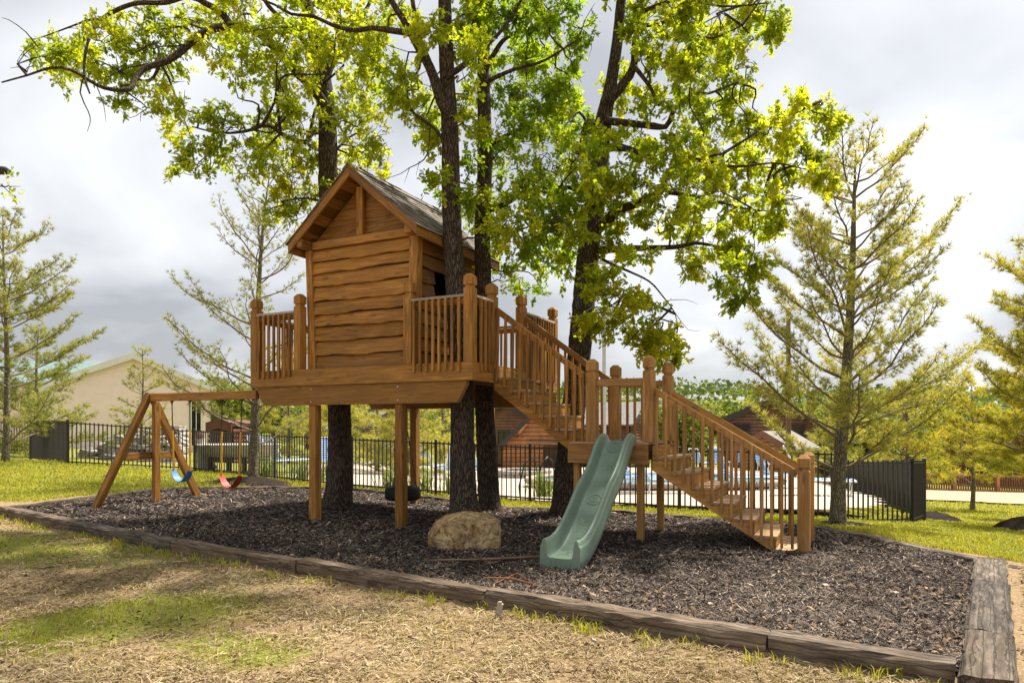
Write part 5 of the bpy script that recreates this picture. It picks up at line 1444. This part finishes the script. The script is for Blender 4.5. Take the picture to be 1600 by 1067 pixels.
# ------------------------------------------------------------------ buildings
def lap_siding(mb, p0, ux, L, h, out, step=.18, gable=None):
    """clapboards on a wall from p0 along ux; gable: (rise) trims the boards to a centred triangle above h"""
    n = int((h+(gable or 0))/step)
    for i in range(n):
        z = i*step; a, b = 0.0, L
        if gable and z+step > h:
            t = max(0, (z+step*.6-h)/gable); a, b = L/2*t, L-L/2*t
            if b-a < .1: break
        A = p0+ux*a+Vector((0,0,z+step*.14)); B = p0+ux*b+Vector((0,0,z+step*.14)); t1 = out*.07; t2 = out*.05; up = Vector((0,0,step*.86)); hf = up*.5
        mb.add([A+t2, B+t2, B+t1+hf, A+t1+hf, B+t2+up, A+t2+up, A, B, B+up, A+up], [(0,1,2,3),(3,2,4,5),(6,7,1,0),(5,4,8,9)])
def house(label, o, rz, W_, D_, h, rise, wallm, roofm, trimm, windows=(), doors=(), over=.35, cat='cabin', name='cabin', siding=.2, rt=.12, chim=False):
    """gable end W_ wide faces local -Y; ridge runs along +Y for D_"""
    root = empty(name, o, rz, label, cat); Wt = WM[root]
    mb = MB(); poly = [(-W_/2, 0), (W_/2, 0), (W_/2, h), (0, h+rise), (-W_/2, h)]
    mb.prism(poly, (0, 0, -.6), (1,0,0), (0,0,1), (0,1,0), D_)
    mb.v = [(x, y, z if z > -.59 else z) for (x, y, z) in mb.v]
    poly = [(-W_/2, -.6), (W_/2, -.6), (W_/2, h), (0, h+rise), (-W_/2, h)]
    mb = MB(); mb.prism(poly, (0, 0, 0), (1,0,0), (0,0,1), (0,1,0), D_)
    wall = mb.build('wall', M['dark_wood_shade'] if siding else wallm, root, Wt)  # under siding, a dark wall paints in shade at the board gaps
    if siding:
        sd_ = MB()
        lap_siding(sd_, Vector((-W_/2, -.002, 0)), Vector((1,0,0)), W_, h, Vector((0,-1,0)), siding, rise)
        lap_siding(sd_, Vector((W_/2+.002, 0, 0)), Vector((0,1,0)), D_, h, Vector((1,0,0)), siding)
        lap_siding(sd_, Vector((-W_/2-.002, D_, 0)), Vector((0,-1,0)), D_, h, Vector((-1,0,0)), siding)
        tag(sd_.build('siding', wallm, wall, Wt), kind='stuff')
    rf = MB(); k = (W_/2+over)/(W_/2); zr = h+rise
    for s in (-1, 1):
        rf.prism([(0, rt+.02), (0, .02), (s*W_/2*k, -rise*k+.02), (s*W_/2*k, -rise*k+rt+.02)], (0, -over, zr), (1,0,0), (0,0,1), (0,1,0), D_+2*over)
    roof = rf.build('roof', roofm, root, Wt)
    tr = MB()
    for s in (-1, 1):
        tr.prism([(0, rt+.05), (0, -.20), (s*(W_/2*k+.02), -rise*k-.20), (s*(W_/2*k+.02), -rise*k+rt+.05)], (0, -over-.05, zr), (1,0,0), (0,0,1), (0,1,0), .045)
    tr.build('barge_board', trimm, roof, Wt)
    for (face, x, z, w, hh) in windows:
        fr = MB(); t = .08
        def P(a, b, dpt):
            if face == 'f': return Vector((a, -.10-dpt, b))
            if face == 'r': return Vector((W_/2+.10+dpt, a, b))
            return Vector((-W_/2-.10-dpt, a, b))
        def bx(a0, a1, b0, b1, d0, d1, m):
            p = P((a0+a1)/2, (b0+b1)/2, (d0+d1)/2)
            m.box(p, (a1-a0, d1-d0, b1-b0) if face == 'f' else (d1-d0, a1-a0, b1-b0))
        for (a0, a1, b0, b1) in ((x-w/2-t, x-w/2, z-t, z+hh+t), (x+w/2, x+w/2+t, z-t, z+hh+t), (x-w/2, x+w/2, z-t, z), (x-w/2, x+w/2, z+hh, z+hh+t), (x-.02, x+.02, z, z+hh)): bx(a0, a1, b0, b1, -.06, .03, fr)
        f = fr.build('window', trimm, wall, Wt)
        gp = MB(); bx(x-w/2, x+w/2, z, z+hh, -.06, -.012, gp)
        gp.build('pane', M['glass_dark'], root, Wt)
    for (face, x, w, hh) in doors:
        d = MB(); d.box((x, -.06, hh/2), (w, .13, hh)) if face == 'f' else d.box((W_/2+.03, x, hh/2), (.09, w, hh))
        d.build('door', M['dark_wood_shade'], root, Wt)
    return root, Wt
def base(px, Y, z): p = at(px, 0, Y); return Vector((p.x, p.y, z))
# beige building on the left
a = base(208, 40, .1)
h_, Wt = house('beige stucco building with a low gable and teal roof on the left', a, R(28), 8.3, 16, 3.75, 1.75, M['beige'], M['pole_grey'], M['white_trim'], [('f', 3.35, .2, .5, 2.9), ('l', 3.0, 1.7, .9, 1.2)], [], .28, 'building', 'beige_building', 0)
a = base(180, 54, .2)
house('farther building with a teal metal roof behind the beige one', a, R(100), 6.0, 10, 4.5, 1.7, M['beige'], M['teal_roof'], M['white_trim'], [('f', 1, 1.9, .9, 1.3)], [], .3, 'building', 'teal_roofed_building', 0)
# red shed behind the basin
a = base(345, 27, .0)
house('small rust red shed behind the stone basin', a, R(-25), 1.2, 1.2, 1.5, .12, M['rust'], M['rust'], M['rust'], [], [('f', 0, .7, 1.35)], .08, 'shed', 'red_shed', .2)
# lodge beyond the pool
a = base(836, 41, -1.2)
h_, Wt = house('timber lodge with orange log gable beyond the pool, seen under the upper stairs', a, R(-8), 3.9, 9, 1.6, 1.9, M['siding'], M['dark_roof'], M['dark_roof'], [], [('f', 1.0, 1.0, 1.5)], .40, 'lodge', 'log_cabin', .26)
mb = MB()
mb.bar((-.95, -.36, 2.25), (-.45, -.36, 2.85), .12, .14); mb.bar((-.9, -.36, 1.95), (-.9, -.03, 2.25), .12, .14)
mb.build('gable_bracket', M['siding'], h_, Wt)
mb = MB(); mb.bar((-.4, -.30, 1.75), (1.9, -.30, 1.62), .3, .05); mb.build('door_canopy', M['grey_roof'], h_, Wt)
a = base(792, 47, -1.2)
house('brown shingled wing with grey roof just left of the orange lodge', a, R(-28), 4.2, 8, 3.2, 1.1, M['siding_dark'], M['grey_roof'], M['dark_roof'], [('f', -.2, 1.2, .8, 1.1)], [], .4, 'cabin', 'log_cabin', .2)
a = base(1000, 52, -1.5)
house('lodge with a grey roof seen between the landing posts', a, R(62), 5.0, 4.5, 3.2, 1.5, M['siding_dark'], M['grey_roof'], M['dark_roof'], [], [], .4, 'cabin', 'log_cabin', .22)
a = base(600, 54, -1.3)
house('low cabin with a grey roof behind the pines beyond the pool', a, R(60), 5.0, 5, 2.5, 1.3, M['siding'], M['grey_roof'], M['dark_roof'], [('f', 0, 1.1, .9, 1.0)], [], .4, 'cabin', 'log_cabin', .22)
a = base(1200, 42, -1.9)
house('brown cabin with dark windows behind the lower stairs', a, R(-20), 5.6, 8, 3.7, 1.15, M['siding_dark'], M['grey_roof'], M['dark_roof'], [('f', -1.55, 2.5, .9, 1.0), ('f', 1.6, 2.4, .9, 1.0)], [], .35, 'cabin', 'log_cabin', .22)
a = base(1195, 36, -1.75)
house('small porch building with grey metal roof in front of the brown cabin', a, R(-42), 2.6, 3.6, 2.1, .75, M['siding'], M['grey_roof'], M['siding_dark'], [], [('f', 0, .9, 1.9)], .3, 'porch building', 'porch_building', .2)
a = base(1600, 52, -2.9)
house('dark maroon building behind the golden pines', a, R(-32), 11.0, 12, 4.2, 1.4, M['maroon'], M['dark_roof'], M['dark_roof'], [('f', -2, 2, 1.0, 1.2), ('f', 2, 2, 1.0, 1.2)], [], .5, 'building', 'maroon_building', .24)
# wooden rail fence beyond the sand
wfR = empty('wooden_fence', Vector((26.5, 46, -2.8)), 0, 'low brown wooden railing beyond the sandy patch on the right', 'fence')
bal = box_mesh(.95, .09, .05, 0, M['siding_dark'])
p0 = Vector((23.0, 44.3, float(terr(23.0, 44.3)))); p1 = Vector((46, 44.8, float(terr(46, 44.8))))
nP = 8
for i in range(nP+1):
    c = p0+(p1-p0)*(i/nP); c.z = float(terr(c.x, c.y))
    put('post', box_mesh(1.45, .2, .2, .01, M['siding']), None, wfR, Matrix.Translation(c+Vector((0,0,.68))) @ UPZ)
    if i < nP:
        d = p0+(p1-p0)*((i+1)/nP); d.z = float(terr(d.x, d.y))
        for h in (.14, 1.12): beam('rail', c+Vector((0,0,h)), d+Vector((0,0,h)), .1, .12, M['siding'], wfR, bev=0)
        for k in range(1, 18):
            q = c+(d-c)*(k/18); put('baluster', bal, None, wfR, Matrix.Translation(q+Vector((0,0,.63))) @ UPZ)

# ------------------------------------------------------------------ poles and lamp
def pole(name, label, cat, px, Y, ztop, r, mat, zb=None):
    c = at(px, 0, Y); zb = float(terr(c.x, c.y))-.3 if zb is None else zb
    mb = MB(); mb.tube([(c.x, c.y, zb), (c.x, c.y, (zb+ztop)/2), (c.x, c.y, ztop)], [r, r*.9, r*.75], 10)
    root = empty(name, Vector((c.x, c.y, zb+.3)), 0, label, cat)
    mb.build('shaft', mat, root, I4)
    return root, Vector((c.x, c.y, ztop))
rt_, tp = pole('light_pole', 'thin grey light pole beyond the pool right of the big oak', 'pole', 944, 34, 9.6, .11, M['pole_grey'])
mb = MB(); mb.box(tp+Vector((0,0,.05)), (.9, .2, .16)); mb.build('lamp_head', M['pole_grey'], rt_, I4)
rt_, tp = pole('utility_pole', 'brown wooden utility pole behind the tall pine', 'pole', 1232, 33, 7.2, .13, M['pole_wood'])
mb = MB(); mb.tube([tp+Vector((0,0,-.5)), tp+Vector((0,0,-.4))], .13, 10); mb.build('pole_band', M['steel'], rt_, I4)
rt_, tp = pole('wooden_post', 'short grey wooden post behind the fence corner on the right', 'post', 1415, 27, 2.0, .14, M['pole_wood'])
mb = MB(); mb.tube([tp, tp+Vector((0,0,.06))], [.11, .05], 10); mb.build('cap', M['pole_wood'], rt_, I4)
# street lamp whose head just enters at the left edge
rt_, tp = pole('street_lamp', 'dark street lamp head poking in at the left edge of the sky', 'street lamp', -75, 13.0, 6.5, .06, M['black_metal'])
hd = at(2, 266, 13.0); mb = MB(); mb.tube([tp, tp+Vector((.3, 0, .05)), Vector((hd.x-.2, hd.y, hd.z+.02))], .03, 8); mb.build('arm', M['black_metal'], rt_, I4)
mb = MB(); mb.tube([hd+Vector((-.25,0,.0)), hd+Vector((-.12,0,.0)), hd+Vector((.08,0,-.01)), hd+Vector((.17,0,-.03))], [.04, .085, .075, .03], 10); mb.build('lamp_head', M['black_metal'], rt_, I4)

# ------------------------------------------------------------------ pool loungers
def lounger(loc, rz, label):
    root = empty('pool_lounger', loc, rz, label, 'lounge chair', 'blue strapped loungers round the pool'); Wl = WM[root]
    return root
def make_lounger_meshes():
    d = {}
    m = MB()
    for s in (-1, 1): m.tube([(s*.31, -.75, .36), (s*.31, .40, .36)], .022, 6)
    m.tube([(-.31, -.75, .36), (.31, -.75, .36)], .022, 6); d['frame'] = (m.mesh('frame'), M['chair_white'])
    m = MB()
    for i in range(13): m.box((0, -.70+i*.088, .385), (.62, .052, .012))
    d['seat'] = (m.mesh('seat'), M['chair_blue'])
    m = MB(); rt = Matrix.Rotation(R(62), 3, 'X')
    for i in range(10): m.box(Vector((0, .40, .37))+rt @ Vector((0, .05+i*.085, .01)), (.62, .055, .012), rt)
    d['backrest'] = (m.mesh('backrest'), M['chair_blue'])
    m = MB()
    for s in (-1, 1): m.tube([Vector((s*.31, .40, .36)), Vector((s*.31, .40, .36))+rt @ Vector((0, .9, 0))], .022, 6)
    m.tube([Vector((-.31, .40, .36))+rt @ Vector((0, .9, 0)), Vector((.31, .40, .36))+rt @ Vector((0, .9, 0))], .022, 6)
    d['back_frame'] = (m.mesh('back_frame'), M['chair_white'])
    m = MB(); m.tube([(0, 0, .36), (0, .06, 0)], .02, 6); d['leg'] = (m.mesh('leg'), M['chair_white'])
    for k, (me, mt) in d.items(): me.materials.append(mt)
    return d
LM = make_lounger_meshes()
LG = [(430, 21, 2.6, 'blue lounger behind the fence beside the stone basin'), (452, 22.5, 2.4, 'blue lounger second right of the stone basin'), (512, 24, .6, 'blue lounger behind the left oak trunk'), (612, 29, 2.9, 'blue lounger far beyond the tyre swing'), (672, 27, 2.8, 'blue lounger between the tyre swing and the forked oak'), (702, 23.5, 3.6, 'blue lounger just left of the forked oak trunk'), (748, 24, 2.6, 'blue lounger between the two deck trunks'),
      (972, 17.6, 1.9, 'blue and white lounger behind the fence just right of the slide'), (1005, 18.6, 1.7, 'second blue lounger right of the slide, by the pool edge'), (1036, 17.2, 1.6, 'blue lounger behind the lower stairs nearest the landing posts'), (1098, 38, 2.2, 'upright blue lounger behind the middle of the lower stairs'), (1126, 39, 2.5, 'upright blue lounger behind the stair balusters on the far pool side'), (1160, 18.5, 1.7, 'low blue lounger under the lower handrail near the fence'), (1200, 34, 2.2, 'upright blue lounger left of the bottom newel post'), (1222, 19.5, 1.5, 'blue lounger directly behind the bottom newel post'), (1282, 16.4, 1.2, 'blue striped lounger between the newel post and the tall pine'), (1165, 40, 2.4, 'upright blue lounger far behind the lower stairs')]
for (px, Y, rz, lab) in LG:
    c = at(px, 0, Y); z = float(max(pool_z(c.x, c.y), terr(c.x, c.y)+.05))+.005
    root = lounger(Vector((c.x, c.y, z)), rz, lab); Wl = WM[root]
    for k in ('frame', 'seat', 'backrest', 'back_frame'): put(k, LM[k][0], None, root, Wl)
    for (lx, ly) in ((-.3, -.68), (.3, -.68), (-.3, .38), (.3, .38)): put('leg', LM['leg'][0], None, root, Wl @ Matrix.Translation((lx, ly, 0)))
# round fire ring on the deck, wire rack by the fence
c = at(818, 0, 27); z = float(max(pool_z(c.x, c.y), terr(c.x, c.y)+.05))
fr_ = empty('fire_ring', Vector((c.x, c.y, z)), 0, 'low round stone ring on the pool deck before the lodge', 'fire ring')
for row in range(2):
    for k in range(18):
        a = 2*math.pi*(k+.5*row)/18
        put('stone', box_mesh(.34, .22, .15, .02, M['grey_stone']), None, fr_, Matrix.Translation((c.x+1.0*math.cos(a), c.y+1.0*math.sin(a), z+.08+row*.155)) @ Matrix.Rotation(a+math.pi/2, 4, 'Z'))
c = at(842, 0, 15.9); z = float(max(pool_z(c.x, c.y), terr(c.x, c.y)+.05))
mb = MB()
for s in (-1, 1):
    mb.tube([Vector((c.x+s*.2+q*.12, c.y+.1*q, z+h)) for q, h in ((-2, .0), (-2.2, .25), (-1.2, .75), (0, .92), (1, .82), (1.4, .55), (1.2, .1))], .018, 6)
o = mb.build('pool_handrail', M['black_metal']); tag(o, 'pair of bent dark pool handrails behind the fence near the big oak', 'handrail')

# ------------------------------------------------------------------ trees and woods in the distance
CL_V = np.array([(-.5,-.35,0),(.1,-.5,.1),(.5,0,0),(.15,.5,-.1),(-.4,.4,.05)]); CL_F = np.array([[0,1,2,3,4]])
def far_tree(px, Y, H, W_, label, seed, mat, n=1500, size=.34, trunk=True):
    r = np.random.default_rng(seed); c = at(px, 0, Y); zb = float(terr(c.x, c.y))
    root = empty('broadleaf_tree', Vector((c.x, c.y, zb)), 0, label, 'tree', 'green trees beyond the pool')
    V = []; Fq = []; bark_tube(V, Fq, [(c.x, c.y, zb-.2), (c.x+.1, c.y, zb+H*.4), (c.x, c.y, zb+H*.8)], [.2, .14, .05], 8, seed, .05, .5)
    for k in range(5):
        a = r.uniform(0, 6.28); bark_tube(V, Fq, [(c.x, c.y, zb+H*.35+k*.3), (c.x+W_*.22*math.cos(a), c.y+W_*.22*math.sin(a), zb+H*.6+k*.2)], [.08, .03], 6, seed, .05, .5)
    put('trunk', _mesh('trunk', V, Fq), M['oak_bark'], root, I4)
    nb = 16; cen = []
    for k in range(nb):
        u = r.normal(0, 1, 3); u /= np.linalg.norm(u); q = r.uniform(.25, .85)
        cen.append(np.array([c.x, c.y, zb+H*.62])+u*q*np.array([W_/2, W_/2, H*.38]))
    cen = np.array(cen); ch = r.integers(0, nb, n)
    d = r.normal(0, 1, (n, 3)); d /= np.linalg.norm(d, axis=1, keepdims=True)
    P = cen[ch]+d*(r.uniform(.3, 1, n)**.4)[:, None]*np.array([W_*.2, W_*.2, H*.15])
    tint = np.clip(.45+r.normal(0, .2, n)+.25*(r.uniform(-1, 1, nb)[ch]), 0, 1)
    leaves(P, d+r.normal(0, .6, (n, 3)), size*r.uniform(.6, 1.2, n), mat, 'crown', root, tint, CL_V, CL_F, 0)
places = ['behind the left end of the beige building', 'right of the beige building', 'behind the thin pine', 'left of the front left support post', 'above the low cabin', 'behind the tyre swing', 'behind the left oak trunk', 'above the brown shingled wing', 'between the deck trunks', 'behind the slide landing', 'just right of the landing posts', 'above the top of the lower stairs', 'behind the middle of the lower handrail', 'left of the utility pole', 'right of the utility pole', 'behind the tall pine trunk', 'right of the tall pine', 'behind the fence corner on the right', 'left of the maroon building', 'above the maroon building', 'at the right edge behind the golden pines', 'far right beyond the frame edge']
pxs = [30, 340, 425, 480, 570, 640, 535, 740, 770, 935, 1062, 1095, 1150, 1210, 1265, 1330, 1380, 1425, 1475, 1540, 1600, 1660]
for i, (p, px) in enumerate(zip(places, pxs)):
    Y = [58, 46, 48, 60, 66, 60, 52, 68, 62, 66, 44, 58, 62, 60, 56, 54, 52, 50, 62, 66, 60, 56][i]
    H = random.uniform(5.2, 7.0)*Y/58*(1.12 if i == 10 else 1)
    if i in (7, 8): H *= .8
    far_tree(px, Y, H, H*random.uniform(.85, 1.15), 'green broadleaf tree '+p, 300+i, M['far_leaf'], 3400, .27*Y/58)
# wooded hill
hx = np.linspace(-240, 260, 90); hy = np.linspace(75, 240, 30)
X, Y = np.meshgrid(hx, hy)
def hill_h(x, y): return terr(x, y)*.6-1.0 + (6.0+4.5*(fbm(x*.016, x*0+3.1, 8)-.3)*2+4*np.exp(-((x-52)/38)**2))*sstep(78, 175, y)
Z = hill_h(X.ravel(), Y.ravel()); id_ = np.arange(X.size).reshape(X.shape)
q = np.stack([id_[:-1, :-1], id_[:-1, 1:], id_[1:, 1:], id_[1:, :-1]], -1).reshape(-1, 4)
tag(put('hill', np_mesh('hill', np.stack([X.ravel(), Y.ravel(), Z], -1), [q], M['ground'], {'grass': np.ones(X.size)}, True)), kind='structure')
n = 64000; x = RNG.uniform(-220, 240, n); y = RNG.uniform(78, 190, n); y[:n//2] = RNG.uniform(78, 125, n//2)
tree_h = 5.5*fbm(x*.20, y*.20, 71, 2)+1.2
P = np.stack([x, y, hill_h(x, y)+tree_h*RNG.uniform(.25, 1, n)**.6], -1)
d = RNG.normal(0, 1, (n, 3))
o = leaves(P, d, .85*RNG.uniform(.6, 1.3, n), M['wood_leaf'], 'woods', None, np.clip(.4+RNG.normal(0, .15, n)+1.0*(fbm(x*.2, y*.2, 90)-.5), 0, 1), CL_V, CL_F, 0)
tag(o, kind='stuff')

# ------------------------------------------------------------------ small things on the ground
def mound(name, px, Y, rx, ry, h, label, seed):
    c = at(px, 0, Y); mb = MB(); n = 18; rings = 7
    V = []; Fc = []
    for i in range(rings+1):
        t = i/rings
        for k in range(n):
            a = 2*math.pi*k/n; wob = 1+.12*math.sin(3*a+seed)+.06*math.sin(7*a)
            x = c.x+rx*t*wob*math.cos(a); y = c.y+ry*t*wob*math.sin(a)
            V.append((x, y, gz(x, y)-.05+(h+.05)*(1-t*t)+(random.uniform(-.015, .015))))
    for i in range(rings):
        for k in range(n): Fc.append((i*n+k, i*n+(k+1) % n, (i+1)*n+(k+1) % n, (i+1)*n+k))
    mb.add(V, Fc, True); o = mb.build(name, M['mulch']); tag(o, label, 'mulch mound', 'dark mulch mounds on the lawn')
mound('mulch_mound', 1612, 12.9, .75, .6, .30, 'dark mulch mound on the lawn at the right edge', 1)
mound('mulch_mound', 1462, 15.4, .7, .6, .22, 'dark mulch mound behind the right fence corner', 2)
mound('mulch_mound', 1318, 11.35, .75, .55, .07, 'mulch ring round the tall pine trunk', 3)
mound('mulch_mound', 396, 16.5, 1.3, .8, .16, 'mulch ring round the thin pine trunk', 4)
def stick(pts, r, mat, label, name='fallen_stick', cat='stick'):
    mb = MB(); mb.tube([Vector((a, b, mz(a, b)+.02+dz)) for a, b, dz in pts], r, 6); o = mb.build(name, mat); tag(o, label, cat)
def gp(px, py): Y = F*CH/(py-HY); return ((px-CX)*Y/F, Y)
a, b = gp(662, 880), gp(842, 877); m_ = gp(750, 880)
stick([(a[0], a[1], 0), (m_[0], m_[1], .01), (b[0], b[1], .02)], [.012, .018, .016], M['pole_wood'], 'long straight stick lying on the mulch left of the slide')
a, m_, b = gp(755, 908), gp(800, 913), gp(842, 918)
stick([(a[0], a[1], .01), (m_[0], m_[1], .03), (b[0], b[1], .0)], [.005, .011, .004], M['orange_root'], 'curved orange root on the mulch near the front timbers', 'tree_root', 'root')
a, m_, b = gp(770, 918), gp(808, 905), gp(836, 916)
stick([(a[0], a[1], .0), (m_[0], m_[1], .035), (b[0], b[1], .0)], [.004, .008, .003], M['orange_root'], 'thin orange root arching beside the curved one', 'tree_root', 'root')
k = 0
ch_ = MB()
for (px, py, s) in ((728, 866, .04), (1172, 918, .05), (1110, 948, .035), (1290, 916, .04), (820, 880, .03), (640, 870, .03), (928, 1003, .03), (1185, 905, .03), (905, 870, .035), (700, 893, .03), (560, 862, .03), (1400, 930, .035)):
    q = gp(px, py); r_ = np.random.default_rng(k); k += 1
    ch_.box((q[0], q[1], mz(q[0], q[1])+.02), (s*1.3, s, s*.6), Matrix.Rotation(r_.uniform(0, 3), 3, 'Z') @ Matrix.Rotation(.3, 3, 'X'))
tag(ch_.build('stone_chips', M['white_quartz']), kind='stuff')
q = gp(780, 940); Yq = q[1]
bm_ = MB(); zq = gz(q[0], q[1]-.12); bm_.box((q[0], q[1]-.10, zq+.05), (.05, .04, .13), Matrix.Rotation(.2, 3, 'Y')); bm_.box((q[0]+.01, q[1]-.10, zq+.115), (.03, .03, .03))
o = bm_.build('stone_stake', M['white_quartz']); tag(o, 'small pale stone standing against the front timber edging', 'stone')
